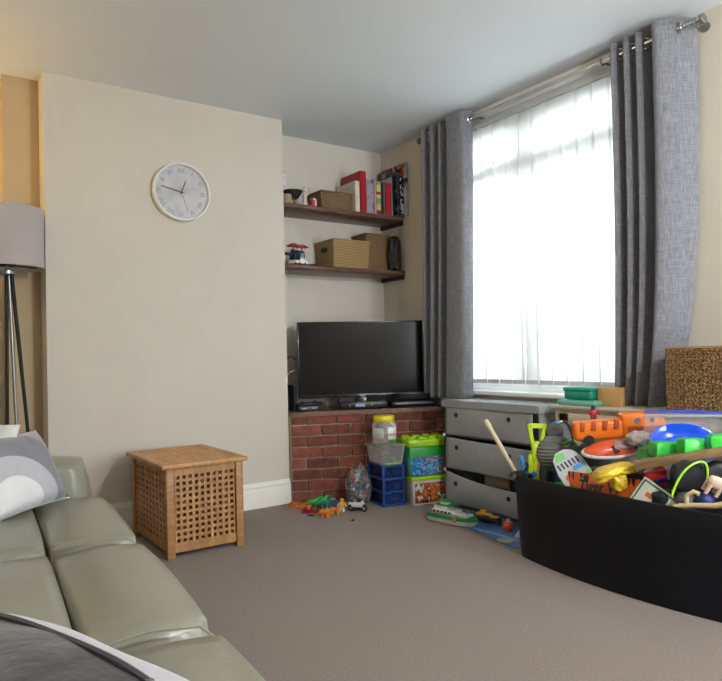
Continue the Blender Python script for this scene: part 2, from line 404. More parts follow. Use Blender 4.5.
def curtain(name, label, top, bot, ztop, zbot, eyelets, pw=1.3):
    n = 150; a = smooth_path(top, n); b = smooth_path(bot, n)
    t0 = thing(name, label, 'curtain', (XR, 0, 0))
    def fn(u, v):
        i = min(n, int(round(u*n))); s = v**pw
        return Vector((a[i][1]*(1-s)+b[i][1]*s, a[i][0]*(1-s)+b[i][0]*s, ztop+(zbot-ztop)*v))
    MB().grid(fn, n, 40).build('fabric', M_curt, t0, solidify=.004, ang=180)
    for (ey, dx, az) in eyelets:
        MB().tube([Vector((dx, ey, ZR))+Euler((0, 0, az)).to_matrix() @ Vector((.03*math.cos(t), 0, .03*math.sin(t))) for t in [2*PI*k/20 for k in range(20)]], .0055, 7, closed=True).build('eyelet', M_chrome, t0)
    return t0
A = .052
curtain('curtain', 'narrow grey eyelet curtain bunched left of the window beside the television',
        [(3.96, .04), (3.905, -A), (3.85, A), (3.80, -A), (3.75, A), (3.705, -A), (3.655, A), (3.61, -A), (3.565, -.07), (3.455, -.062), (3.42, -.02), (3.415, .02)],
        [(4.0, .06), (3.965, -.03), (3.92, A), (3.875, -A), (3.83, A), (3.785, -A), (3.735, A), (3.69, -A), (3.645, -.07), (3.525, -.062), (3.492, -.02), (3.487, .02)],
        2.832, .745, [(3.93, 0, .9), (3.875, 0, -.9), (3.825, 0, .9), (3.775, 0, -.9), (3.728, 0, .9), (3.68, 0, -.9), (3.42, -.0, .2)])
curtain('curtain', 'wide grey eyelet curtain hanging right of the window behind the wicker basket',
        [(2.27, .05), (2.225, -A), (2.185, A), (2.145, -A), (2.105, A), (2.07, -A), (2.035, A), (2.01, .055), (1.975, -.05), (1.935, -.07), (1.862, -.012), (1.815, .055), (1.803, .085)],
        [(2.31, .05), (2.27, -A), (2.24, A), (2.205, -A), (2.175, A), (2.145, -A), (2.115, A), (2.095, .055), (2.065, -.05), (2.045, -.07), (2.01, -.012), (1.985, .055), (1.98, .085)],
        2.835, .768, [(2.248, 0, .9), (2.205, 0, -.9), (2.165, 0, .9), (2.125, 0, -.9), (2.088, 0, .9), (2.05, 0, -.9), (1.852, 0, .75)], 3.0)

# ------------------------------------------------------------------ clock
ck = thing('wall_clock', 'round white wall clock with marbled dial on the chimney breast', 'clock', (1.556, YF-.001, 2.216), (R(90), 0, 0)); ck.scale = (.955, .955, 1)
rim = MB(); rim.lathe([(.2, 0), (.207, .012), (.207, .045), (.203, .052), (.196, .052), (.192, .046), (.191, .022)], n=64, cap=False); rim.build('rim', M_white, ck)
dial = mat('dial_marble', '#bcbcc1', .5, col2='#d6d6d8', scale=9); MB().lathe([(.198, 0), (.198, .02), (0.0001, .0205)], n=64).build('dial', dial, ck)
M_num = mat('numeral_grey', '#8f9095', .5)
for k, s in enumerate(('XII', 'I', 'II', 'III', 'IIII', 'V', 'VI', 'VII', 'VIII', 'IX', 'X', 'XI')):
    a = -k*PI/6
    MB().text(s, .045, Matrix.Rotation(a, 4, 'Z') @ Matrix.Translation((0, .155, .0215)), .0004).build('numeral', M_num, ck, smooth=False)
M_hand = mat('hand_dark', '#3a3c40', .4)
def hand(name, L0, L1, wd, ang, z, m=M_hand):
    MB().prism([(-wd/2, -L0), (wd/2, -L0), (wd/2*.7, L1), (-wd/2*.7, L1)], z, z+.0015, Matrix.Rotation(-ang, 4, 'Z') @ Matrix(((1, 0, 0, 0), (0, 0, 1, 0), (0, 1, 0, 0), (0, 0, 0, 1)))).build(name, m, ck, smooth=False)
hand('hour_hand', .012, .095, .008, R(21), .025); hand('minute_hand', .02, .15, .007, R(282), .028)
hand('second_hand', .04, .14, .0025, R(162), .031, M_num)
MB().lathe([(.007, .021), (.007, .034)]).build('hub', M_hand, ck)
MB().lathe([(.191, .048), (.0001, .049)], n=64).build('cover_glass', glass_pane('clock_glass'), ck)

# ------------------------------------------------------------------ hamper
M_oak = wood_mat('light_oak', '#98683a', '#b98a55', .45, (3, 3, 22))
M_oakh = wood_mat('light_oak_level', '#98683a', '#b98a55', .45, (16, 3, 3))
M_oakt = wood_mat('light_oak_lid', '#a7743f', '#c9995f', .4, (14, 3, 3))
HW, HD, HH = .45, .66, .492
hp = thing('storage_hamper', 'square oak lattice hamper with hinged lid standing by the chimney breast', 'hamper', (1.162, 3.55, 0))
for x in (0, HW-.045):
    for yy in (0, HD-.045):
        MB().box((x+.0225, yy+.0225, HH/2), (.045, .045, HH), bevel=.004).build('leg', M_oak, hp)
def lattice(mb, u0, u1, v0, v1, nu, nv, T, thick=.012, hole=.54):
    pu = (u1-u0)/nu; pv = (v1-v0)/nv
    for i in range(nu+1):
        wd = pu*(1-hole); c = u0+pu*i; a, b = max(u0, c-wd/2), min(u1, c+wd/2)
        T(mb, a, b, v0, v1, 0)
    for j in range(nv+1):
        wd = pv*(1-hole); c = v0+pv*j; a, b = max(v0, c-wd/2), min(v1, c+wd/2)
        T(mb, u0, u1, a, b, 1)
def mkp(fixed, val, th):
    def T(mb, a, b, c, d, layer):
        o = val+(.0015 if layer else 0)
        if fixed == 'y': mb.box(((a+b)/2, o, (c+d)/2), (b-a, th, d-c))
        elif fixed == 'x': mb.box((o, (a+b)/2, (c+d)/2), (th, b-a, d-c))
        else: mb.box(((a+b)/2, (c+d)/2, o), (b-a, d-c, th))
    return T
for nm_, fx, vl, ul, n in (('front_panel', 'y', .02, HW, 10), ('back_panel', 'y', HD-.02, HW, 10), ('side_panel', 'x', .02, HD, 9), ('side_panel', 'x', HW-.02, HD, 9)):
    m = MB(); lattice(m, .05, ul-.05, .075, .455, n, 11, mkp(fx, vl, .016))
    T = mkp(fx, vl, .018); T(m, .045, ul-.045, .03, .077, 1); T(m, .045, ul-.045, .453, HH, 1)
    m.build(nm_, M_oakh, hp, smooth=False)
MB().box((HW/2, HD/2, .035), (HW-.04, HD-.04, .01)).build('base_board', M_oakh, hp)
ld = MB()
x0, x1, y0, y1, zt = -.03, HW+.022, -.025, HD+.02, HH+.013
for a, b, c, d in ((x0, x1, y0, y0+.06), (x0, x1, y1-.06, y1), (x0, x0+.06, y0+.058, y1-.058), (x1-.06, x1, y0+.058, y1-.058)):
    ld.box(((a+b)/2, (c+d)/2, zt), (b-a, d-c, .026), bevel=.007)
lid = ld.build('lid', M_oakt, hp)
m = MB()
ym = (y0+y1)/2
lattice(m, x0+.058, x1-.058, y0+.058, ym-.03, 10, 6, mkp('z', zt+.002, .012), hole=.5); lattice(m, x0+.058, x1-.058, ym+.03, y1-.058, 10, 6, mkp('z', zt+.002, .012), hole=.5)
m.box(((x0+x1)/2, ym, zt), (x1-x0-.11, .07, .022))
m.build('lid_lattice', M_oakt, lid, smooth=False)

# ------------------------------------------------------------------ alcove shelves
M_shelf = wood_mat('dark_walnut', '#4a342c', '#76594c', .28, (3, 22, 22))
def shelf(zt, label):
    t = thing('wall_shelf', label, 'shelf', (2.352, 4.34, zt))
    L_ = XW-2.352-.002; D = YA-4.34-.001
    prof = [(0, -.006), (.006, 0), (D, 0), (D, -.04), (.012, -.04), (0, -.03)]
    MB().ring_loft([[Vector((x, a, b)) for a, b in prof] for x in (0, L_)]).build('board', M_shelf, t, ang=50)
    MB().box((L_-.011, D/2+.005, -.056), (.022, D-.012, .03)).build('batten', mat('batten_dark', '#2d201b', .5), t)
    MB().box((.011, D/2+.005, -.056), (.022, D-.012, .03)).build('batten', bpy.data.materials['batten_dark'], t)
S1, S2 = 2.241, 1.783
shelf(S1, 'upper dark wooden alcove shelf carrying books and magazines')
shelf(S2, 'lower dark wooden alcove shelf carrying two wicker baskets')

# books on the upper shelf: x0, x1, height, y front, depth, cover material, label
M_page = mat('paper_edge', '#d9d2c0', .8)
def book(x0, x1, h, yf, dp, cover, label, zt=S1+.001, tilt=0, cat='book', name='book', group=None, pages=True):
    w_ = x1-x0
    t = thing(name, label, cat, ((x0+x1)/2, yf, zt), (0, tilt, 0), group)
    c = MB(); th = min(.003, w_*.25)
    c.box((-w_/2+th/2, dp/2, h/2), (th, dp, h)); c.box((w_/2-th/2, dp/2, h/2), (th, dp, h)); c.box((0, th/2, h/2), (w_, th, h), bevel=.0008)
    c.build('cover', cover, t, smooth=False)
    if pages: MB().box((0, dp/2, h/2), (w_-2*th-.0006, dp-.008, h-.006)).build('pages', M_page, t, smooth=False)
    return t
BK = 'books and magazines on the upper shelf'
book(3.0, 3.046, .248, 4.350, .27, mat('cream_card', '#cdc6b4', .6), 'thick cream file with grey side leaning against the red box file', name='box_file', cat='file')
book(3.05, 3.108, .335, 4.345, .28, mat('red_card', '#a3121f', .45), 'tall red box file standing at the start of the books', name='box_file', cat='file')
book(3.112, 3.19, .275, 4.352, .26, print_mat('mag_pale', ['#6d6f80', '#9a98a4', '#a08a94', '#5c6176'], 10, .3, 2), 'pale patterned magazine bundle between red file and pink spine', name='magazine', cat='magazine')
book(3.192, 3.214, .288, 4.350, .24, mat('pink_card', '#bd9aa6', .5), 'thin book with a dusty pink spine', group=BK)
book(3.218, 3.262, .272, 4.353, .2, ramp_bands('banded_spine', [(0, '#8c2424'), (.12, '#c8b878'), (.3, '#8f9a5a'), (.5, '#d0bf83'), (.6, '#9d2b2b'), (.68, '#cdbd80'), (.9, '#8a8f55')], 'Z', 0, .272), 'book with yellow green and red banded spine', group=BK)
book(3.264, 3.284, .27, 4.353, .21, mat('charcoal_card', '#23262b', .5), 'thin charcoal book between banded spine and grey spine', group=BK)
book(3.286, 3.304, .276, 4.352, .21, mat('slate_card', '#59636a', .5), 'thin slate grey book beside the bright red book', group=BK)
book(3.307, 3.366, .272, 4.350, .2, mat('scarlet_card', '#b3202e', .4), 'thick scarlet book with rounded spine among the dark books', group=BK)
book(3.368, 3.378, .325, 4.345, .24, mat('pale_grey_card', '#9fa3ab', .5), 'thin pale grey tall book right of the scarlet one', group=BK)
book(3.380, 3.396, .34, 4.340, .22, mat('navy_card', '#141a2a', .4), 'thin navy tall book near the window wall', group=BK)
book(3.398, 3.44, .40, 4.320, .26, print_mat('mag_mono', ['#14171c', '#1d222a', '#4a5058', '#23282f', '#12151a', '#a67a3e'], 12, .25, 5), 'thick black and white glossy magazine standing among tall magazines', name='magazine', cat='magazine')
book(3.442, 3.462, .435, 4.30, .28, print_mat('mag_dark', ['#1a1d24', '#c9cbd0', '#22262e', '#b6553a', '#101319'], 8, .25, 9), 'tall dark glossy magazine second from the window wall', name='magazine', cat='magazine')
book(3.464, 3.482, .445, 4.265, .3, print_mat('mag_white', ['#a9adb6', '#b8bbc1', '#4a4e56', '#b3b6bc', '#c6c6c6'], 6, .25, 13), 'tall whitish magazine jutting out against the window wall', name='magazine', cat='magazine')

M_rush = weave_mat('rush_weave', '#7c613c', '#c2a472', 150, 170)
M_rushd = weave_mat('rush_weave_dark', '#5d452c', '#96774f', 150, 170)
def basket(name, label, loc, rz, sx, sy, h, m, hole=True, wall=.012, taper=.02):
    t = thing(name, label, 'basket', loc, (0, 0, rz))
    b = MB()
    def rect(w_, d_, z, r=.015):
        pts = []
        for cx, cy, a0 in ((w_/2-r, d_/2-r, 0), (-w_/2+r, d_/2-r, 90), (-w_/2+r, -d_/2+r, 180), (w_/2-r, -d_/2+r, 270)):
            for k in range(4): a = R(a0+30*k); pts.append(Vector((cx+r*math.cos(a), cy+r*math.sin(a), z)))
        return pts
    b.ring_loft([rect(sx-taper, sy-taper, 0), rect(sx, sy, h), rect(sx-2*wall, sy-2*wall, h), rect(sx-taper-2*wall, sy-taper-2*wall, wall)])
    b.build('woven_body', m, t, ang=60)
    MB().tube([(p.x*.985, p.y*.985, h) for p in rect(sx, sy, h)], .009, 8, closed=True).build('rim', m, t)
    if hole:
        for s in (-1, 1):
            MB().box((s*(sx/2-.002), 0, h*.68), (.012, sy*.3, h*.16), bevel=.004).build('handle_hole', M_matt, t)
    return t
basket('basket', 'low brown wicker basket on the upper shelf beside the cream file', (2.842, 4.49, S1+.001), 0, .3, .24, .135, M_rushd)
basket('basket', 'light wicker basket with dark handle hole on the lower shelf', (2.958, 4.49, S2+.001), 0, .355, .285, .215, M_rush)
basket('basket', 'tall darker wicker basket behind the light one on the lower shelf', (3.275, 4.525, S2+.001), 0, .26, .22, .3, M_rushd, hole=False)
pc = thing('pouch', 'crumpled black glossy pouch at right end of the lower shelf', 'bag', (3.43, 4.395, S2+.001), (0, 0, R(-52)))
MB().blob((0, 0, .142), (.085, .16, .285), .35, 7, noise=.06, seed=4).build('body', mat('black_gloss_bag', '#14161c', .22, bump=.6, bscale=25), pc)
MB().box((0, 0, .284), (.05, .11, .012), bevel=.004).build('zip', M_matt, pc)

# small things at the left ends
tr = thing('trophy_cup', 'black cup ornament on a golden stand at left of upper shelf', 'ornament', (2.495, 4.47, S1))
MB().lathe([(.02, .06), (.045, .075), (.072, .115), (.076, .128), (.068, .128), (.04, .09), (.0, .085)], n=24).build('cup', M_matt, tr)
gd = MB()
for k in range(3):
    a = 2*PI*k/3+.4; gd.tube([(.045*math.cos(a), .045*math.sin(a), .003), (.02*math.cos(a), .02*math.sin(a), .045), (.024*math.cos(a), .024*math.sin(a), .066)], .006, 8)
gd.lathe([(.055, 0), (.055, .008), (.045, .012)], n=24); gd.build('stand', mat('brass', '#b98f45', .3, 1), tr)
tn = solo('pot', MB().lathe([(.03, 0), (.038, .01), (.042, .05), (.034, .085), (.03, .085), (.034, .05), (.03, .012), (0, .012)]), mat('tan_clay', '#a08c74', .8), 'small tan pot at far left of upper shelf', 'pot', (2.425, 4.44, S1+.001))
fg = thing('figurine', 'small white figurine beside the black cup on the upper shelf', 'figurine', (2.59, 4.45, S1))
MB().lathe([(.024, 0), (.026, .01), (.02, .04), (.016, .08), (.02, .105), (.012, .125), (.0, .126)], n=18).build('body', mat('figurine_white', '#cbbfae', .6), fg)
MB().blob((0, 0, .145), (.036, .036, .042), 1, 5).build('head', bpy.data.materials['figurine_white'], fg)
MB().tube([(.012, -.005, .1), (.035, -.015, .135), (.03, -.01, .16)], .008, 8).build('arm', bpy.data.materials['figurine_white'], fg)
pt = thing('candle_jar', 'little red and white candle jar before the low basket', 'candle', (2.645, 4.41, S1))
MB().lathe([(.026, 0), (.028, .004), (.028, .06), (.024, .064), (.0, .064)], n=20).build('jar', ramp_bands('jar_label', [(0, '#b02b40'), (.5, '#ddc6cc'), (.7, '#b02b40')], 'X', -.03, .03), pt)
MB().lathe([(.028, .06), (.029, .07), (.0, .072)], n=20).build('lid', M_steel, pt)
hk = thing('wall_sensor', 'small white plastic fixture high on the alcove wall', 'sensor', (2.515, YA-.001, 2.535), (R(90), 0, 0))
MB().lathe([(.026, 0), (.026, .012), (.018, .026), (.0, .028)], n=20).build('dome', M_white, hk)
MB().box((0, -.055, .008), (.022, .06, .016), bevel=.004).build('bracket', M_white, hk)

hl = thing('toy_helicopter', 'toy helicopter with red rotors on the lower shelf', 'toy', (2.51, 4.44, S2), (0, 0, R(20))); hl.scale = (1.08, 1.08, 1.15)
b = MB(); b.box((0, 0, .022), (.13, .075, .022), bevel=.004); b.blob((.03, 0, .035), (.08, .07, .05), .8, 5); b.build('hull', M_white, hl)
b = MB(); b.box((-.03, 0, .065), (.06, .055, .055), bevel=.005); b.box((.0, .0, .098), (.13, .02, .014), bevel=.003); b.box((-.09, 0, .07), (.08, .018, .018), bevel=.004); b.build('cabin', mat('toy_navy', '#1a2238', .35), hl)
b = MB(); b.blob((.04, 0, .075), (.06, .05, .045), .8, 5); b.build('canopy', clear_mat('toy_canopy', '#7e93a8', .5), hl)
b = MB()
for x in (-.045, .045):
    b.cyl((x, 0, .1), (x, 0, .128), .006); 
    for k in range(4): b.box((x, 0, .13), (.1, .016, .006), rot=(0, 0, R(45*k)))
    b.lathe([(.026, .128), (.03, .14), (.02, .147)], c=(x, 0, 0), n=14)
b.build('rotor', mat('toy_red', '#b7202a', .35), hl)
b = MB()
for s in (-1, 1): b.tube([(-.08, s*.045, .006), (.07, s*.045, .006), (.085, s*.045, .014)], .006, 8); b.tube([(-.03, s*.045, .006), (-.02, s*.03, .03)], .005, 6); b.tube([(.04, s*.045, .006), (.03, s*.03, .03)], .005, 6)
b.build('skid', M_black, hl)
sb = thing('toy_bits', 'scrap of small black toy pieces between helicopter and basket', 'toy', (2.66, 4.42, S2))
b = MB(); b.box((0, 0, .009), (.05, .02, .018), rot=(0, 0, .4), bevel=.003); b.box((.03, .02, .008), (.04, .016, .014), rot=(0, 0, -.5), bevel=.003); b.cyl((-.03, 0, .006), (-.03, .0, .02), .009, n=10); b.build('piece', M_black, sb)

# ------------------------------------------------------------------ brick plinth (turned across the corner)
PA = math.atan2(-.483, 1.093); PLEN = 1.26
pl = thing('tv_plinth', 'red brick corner plinth with brown wooden ledge under the television', 'plinth', (2.352, 4.318, 0), (0, 0, PA))
# mortar core as a polygon in world, taken to local space
Minv = (Matrix.Translation((2.352, 4.318, 0)) @ Matrix.Rotation(PA, 4, 'Z')).inverted()
def wpoly(pts): return [tuple((Minv @ Vector((x, y, 0)))[:2]) for x, y in pts]
core = wpoly([(2.356, 4.33), (3.482, 3.833), (3.482, 4.64), (2.356, 4.64)])
MB().slab(core, 0, .637).build('mortar', mat('mortar', '#cbbba8', .95, scale=60, bump=.5, bscale=200), pl)
bk = MB(); cz = .0815; L0 = .225
for row in range(8):
    z0 = .637-.058 if row == 0 else .637-.058-cz*row
    z1 = .637 if row == 0 else z0+cz-.013
    z0 = max(z0, .002)
    if z1-z0 < .012: continue
    x = .006 - (L0/2 if row % 2 == 0 else 0) + (0 if row else 0)
    while x < PLEN-.03:
        a, b_ = max(x, .006), min(x+L0-.013, 1.222)
        if b_-a > .02: bk.box(((a+b_)/2, -.004+rnd.uniform(-.0015, .0015), (z0+z1)/2), (b_-a, .024, z1-z0), bevel=.003, seg=1)
        x += L0
bk.build('bricks', mat('red_brick', '#6b3327', .85, col2='#8c5040', scale=22, bump=.5, bscale=90, island=.28), pl)
led = [(2.34, 4.3), (2.355, 4.288), (3.482, 3.79), (3.482, 4.645), (2.354, 4.645)]
led = wpoly([(2.354, 4.287), (3.486, 3.79), (3.486, 4.645), (2.354, 4.645)])
MB().slab(led, .6375, .671).build('ledge', wood_mat('ledge_wood', '#5d4336', '#8d6a55', .4, (3, 22, 22)), pl)
pd = Vector((math.cos(PA), math.sin(PA), 0)); pn = Vector((-math.sin(PA), math.cos(PA), 0))   # along / into the corner
def onl(s, d, z=.672): v = Vector((2.352, 4.318, 0))+pd*s+pn*d; return (v.x, v.y, z)

# ------------------------------------------------------------------ television
tv = thing('television', 'large flat black television standing across the alcove corner', 'television', (2.4385+.5*.9, 4.238, .672), (0, 0, PA))
tv.location = (2.946, 4.237, .672)
TW, TH, TB = 1.0, .59, .085
b = MB(); b.box((0, .022, TB+TH/2), (TW, .04, TH), bevel=.006); b.box((0, .05, TB+TH*.42), (TW*.72, .05, TH*.6), bevel=.02); b.build('casing', M_black, tv)
scr = mat('screen', '#090c12', .14, var=.02, spec=.3); MB().box((0, .0005, TB+TH/2+.008), (TW-.022, .004, TH-.034)).build('screen', scr, tv, smooth=False)
b = MB()
for a, c, d in ((0, TB+TH-.005, (TW, .006, .01)), (0, TB+.011, (TW, .006, .022)), (-TW/2+.005, TB+TH/2, (.01, .006, TH)), (TW/2-.005, TB+TH/2, (.01, .006, TH))):
    b.box((a, -.001, c), d, bevel=.001)
b.build('bezel', mat('bezel_gloss', '#15161a', .2), tv)
b = MB(); b.box((0, .02, .045), (.09, .03, .09), bevel=.008); b.lathe([(.16, 0), (.16, .008), (.12, .014), (0, .016)], c=(0, .03, 0), M=Matrix.Diagonal((1, .3, 1, 1))); 
b.build('stand', mat('stand_gloss', '#0d0e10', .15), tv)
MB().box((.0, -.005, TB+.011), (.05, .002, .006)).build('logo_badge', M_steel, tv)

x, y_, z_ = onl(.56, .07)
bx = thing('set_top_box', 'flat black recorder box with lit blue display under the television', 'recorder', (x, y_, z_), (0, 0, PA))
b = MB(); b.box((0, 0, .03), (.36, .1, .052), bevel=.008); b.build('case', M_black, bx)
b = MB()
for i in (-1, 1): b.cyl((i*.14, .0, 0), (i*.14, 0, .006), .012, n=12)
b.build('foot', M_matt, bx)
b = MB(); b.box((-.03, -.0515, .03), (.075, .003, .022)); b.build('display', mat('display_blue', '#8ea7d8', .2), bx)
b = MB()
for xx, r in ((-.11, .006), (.06, .006)): b.cyl((xx, -.049, .03), (xx, -.054, .03), r, n=12)
b.build('button', M_steel, bx)
x, y_, z_ = onl(.135, .075)
ad = thing('router', 'small dark router with grey lettering at left of the ledge', 'router', (x, y_, z_), (0, 0, PA+.1))
b = MB(); b.box((0, 0, .02), (.16, .09, .036), bevel=.006); b.build('case', mat('router_grey', '#24262b', .4), ad)
b = MB(); b.box((-.03, -.0455, .02), (.04, .002, .012)); b.box((.045, -.0455, .022), (.04, .002, .008)); b.build('marking', mat('marking_grey', '#8b9097', .4), ad)
rm = thing('game_pad', 'black handheld controller lying on top of the router', 'controller', (x+.01, y_, z_+.0385), (0, 0, PA+.25))
b = MB(); b.blob((0, 0, .012), (.2, .08, .024), .5, 6); b.blob((-.08, -.02, .01), (.06, .06, .03), .9, 5); b.blob((.08, -.02, .01), (.06, .06, .03), .9, 5); b.build('shell', M_black, rm)
b = MB(); b.cyl((-.05, 0, .02), (-.05, 0, .034), .012); b.cyl((.05, 0, .02), (.05, 0, .034), .012); b.build('thumb_stick', M_matt, rm)
x, y_, z_ = onl(.95, .082)
cs = thing('games_console', 'black rounded console on the ledge beside the grey curtain', 'console', (x, y_, z_), (0, 0, PA))
b = MB(); b.box((0, 0, .028), (.36, .15, .05), bevel=.016, seg=3); b.build('case', M_black, cs)
b = MB(); b.box((0, -.076, .03), (.3, .003, .004)); b.build('trim_line', M_steel, cs)
b = MB(); b.box((0, -.02, .003), (.2, .12, .006)); b.build('foot', M_matt, cs)
hs = thing('black_tray', 'shallow black oval tray lying on the console', 'tray', (x+.01, y_, z_+.0545), (0, 0, PA))
b = MB(); b.lathe([(.0, 0), (.12, 0), (.15, .008), (.165, .05), (.158, .05), (.145, .014), (.0, .01)], n=32, M=Matrix.Diagonal((1.02, .43, 1, 1))); b.build('bowl', mat('tray_black', '#1b1c20', .4), hs)
x, y_, z_ = onl(.03, .09)
sp = thing('mini_speaker', 'slim upright black box at left edge of the ledge', 'speaker', (x, y_+.02, z_), (0, 0, 0))
MB().box((0, 0, .1), (.026, .1, .2), bevel=.004).build('case', M_matt, sp)
MB().box((-.0, -.051, .1), (.02, .002, .17)).build('grille', mat('grille_cloth', '#26282c', .9), sp)
def cable(name, pts, r, m, label):
    return solo(name, MB().tube(smooth3(pts), r, 8), m, label, 'cable')
def smooth3(P, n=8):
    P = [Vector(p) for p in P]; Q = [P[0]]+P+[P[-1]]; out = []
    for k in range(len(P)-1):
        p0, p1, p2, p3 = Q[k:k+4]
        for i in range(n):
            f = i/n; out.append(.5*(2*p1+(p2-p0)*f+(2*p0-5*p1+4*p2-p3)*f*f+(3*p1-p0-3*p2+p3)*f**3))
    return out+[P[-1]]
cable('cable', [(2.43, 4.36, .681), (2.40, 4.42, .74), (2.375, 4.44, .9), (2.372, 4.44, 1.03), (2.42, 4.43, 1.085), (2.5, 4.5, 1.06)], .005, M_black, 'black cable looping up behind the left side of the television')
cable('cable', [(2.46, 4.40, .681), (2.42, 4.46, .76), (2.395, 4.47, .88), (2.42, 4.47, .95), (2.50, 4.5, .98)], .004, mat('pale_cable', '#b9b6ae', .5), 'pale cable hanging beside the television')
cable('cable', [(2.62, 4.225, .677), (2.61, 4.24, .76), (2.65, 4.22, .795), (2.70, 4.2, .765), (2.69, 4.2, .70), (2.66, 4.195, .677)], .005, M_black, 'short black cable loop in front of the television stand')

# ------------------------------------------------------------------ jar, drawer tower, toy boxes by the plinth
M_blue = mat('blue_plastic', '#27509b', .35, var=.05)
M_lime = mat('lime_plastic', '#9fcf1f', .35, var=.04)
tw = thing('drawer_tower', 'blue plastic tower of three clear drawers by the brick plinth', 'drawer tower', (2.776, 3.764, 0), (0, 0, R(-11)))
W_, D_, H_ = .175, .26, .295
b = MB()
for x in (0, W_-.018):
    for yy in (0, D_-.018): b.box((x+.009, yy+.009, H_/2), (.018, .018, H_), bevel=.003)
for k in range(4):
    z = .008+k*(H_-.016)/3
    b.box((W_/2, .008, z), (W_, .016, .016), bevel=.003); b.box((W_/2, D_-.008, z), (W_, .016, .016), bevel=.003)
    for x in (.008, W_-.008): b.box((x, D_/2, z), (.016, D_, .016), bevel=.003)
    b.box((W_/2, D_/2, z), (W_-.02, D_-.02, .006))
b.box((W_/2, D_/2, H_-.006), (W_, D_, .012), bevel=.004)
b.box((W_/2, D_-.004, H_/2), (W_-.01, .006, H_-.01))
b.build('frame', M_blue, tw)
tbits = print_mat('toy_pieces', ['#57403f', '#9b9fae', '#2b3350', '#8a5a52', '#c9ccd2', '#3d4152'], 60, .4, 3)
for k in range(3):
    z = .018+k*(H_-.016)/3; hh = (H_-.016)/3-.02
    d = MB(); d.box((W_/2, .009, z+hh/2), (W_-.04, .003, hh-.004)); d.box((.021, D_/2, z+hh/2), (.002, D_-.04, hh-.006)); d.box((W_-.021, D_/2, z+hh/2), (.002, D_-.04, hh-.006)); d.box((W_/2, D_/2, z+.002), (W_-.05, D_-.04, .002))
    dd = d.build('drawer', clear_mat('drawer_clear', '#2c4486', .42), tw)
    q = MB(); rr = random.Random(k)
    for i in range(22): q.box((rr.uniform(.04, W_-.04), rr.uniform(.03, D_-.04), z+.012+rr.uniform(0, hh*.45)), (rr.uniform(.015, .04), rr.uniform(.012, .03), rr.uniform(.01, .02)), rot=(rr.uniform(-.5, .5), rr.uniform(-.5, .5), rr.uniform(0, 3)))
    s = q.build('small_toys', tbits, dd, smooth=False); s['kind'] = 'stuff'
b = thing('clear_tub', 'clear plastic tub with lime clips on top of the blue drawer tower', 'tub', (2.776, 3.764, H_+.001), (0, 0, R(-11)))
q = MB(); 
def rr_rect(w_, d_, z, r=.02, cx=0, cy=0):
    pts = []
    for sx, sy, a0 in ((1, 1, 0), (-1, 1, 90), (-1, -1, 180), (1, -1, 270)):
        for k in range(5): a = R(a0+22.5*k); pts.append(Vector((cx+sx*(w_/2-r)+r*math.cos(a), cy+sy*(d_/2-r)+r*math.sin(a), z)))
    return pts
cx, cy = W_/2+.0, D_/2
q.ring_loft([rr_rect(.17, .24, .003, cx=cx, cy=cy), rr_rect(.2, .27, .124, cx=cx, cy=cy), rr_rect(.195, .265, .124, cx=cx, cy=cy), rr_rect(.165, .235, .006, cx=cx, cy=cy)]); q.build('box', M_clear, b)
q = MB(); q.box((cx, cy, .131), (.22, .29, .012), bevel=.005); q.build('lid', M_bag, b)
q = MB(); q.box((cx, cy-.125, .006), (.12, .012, .012), bevel=.003); q.box((cx+.112, cy-.05, .124), (.012, .1, .02), bevel=.004); q.build('clip', M_lime, b)
q = MB()
rr = random.Random(11)
for i in range(14): q.box((cx+rr.uniform(-.06, .06), cy+rr.uniform(-.09, .09), .02+rr.uniform(0, .03)), (rr.uniform(.02, .05), rr.uniform(.015, .03), rr.uniform(.01, .02)), rot=(rr.uniform(-.5, .5), rr.uniform(-.5, .5), rr.uniform(0, 3)))
s = q.build('small_toys', print_mat('tub_toys', ['#8b4a48', '#a9b24a', '#4c5a63', '#a8a49a'], 50, .5), b, smooth=False); s['kind'] = 'stuff'
j = thing('sweet_jar', 'clear plastic jar with bright yellow lid on the clear tub', 'jar', (2.862, 3.85, H_+.1395), (0, 0, FC)); j.scale = (.98, .98, .93)
MB().lathe([(.0, 0), (.082, 0), (.09, .01), (.09, .15), (.078, .172), (.066, .182), (.062, .182), (.074, .168), (.086, .15), (.086, .012), (0, .004)], n=36).build('body', M_clear, j)
MB().lathe([(.076, .178), (.078, .182), (.079, .212), (.074, .222), (.0, .225)], n=36).build('lid', mat('yellow_plastic', '#e8d21a', .35), j)
def curved_label(r, a0, a1, z0, z1): return MB().grid(lambda u, v: Vector((r*math.cos(a0+(a1-a0)*u), r*math.sin(a0+(a1-a0)*u), z0+(z1-z0)*v)), 12, 2)
curved_label(.0915, R(-75), R(-15), .015, .14).build('label', ramp_bands('jar_print', [(0, '#6fae53'), (.22, '#e7e6de'), (.45, '#c98f7c'), (.58, '#ece9e2'), (.9, '#cfd3cb')], 'Z', .015, .14, distort=.25, nscale=40), j, solidify=.001)
curved_label(.088, R(-160), R(-95), .05, .13).build('paper', mat('paper_white', '#dcdcd8', .8), j, solidify=.001)

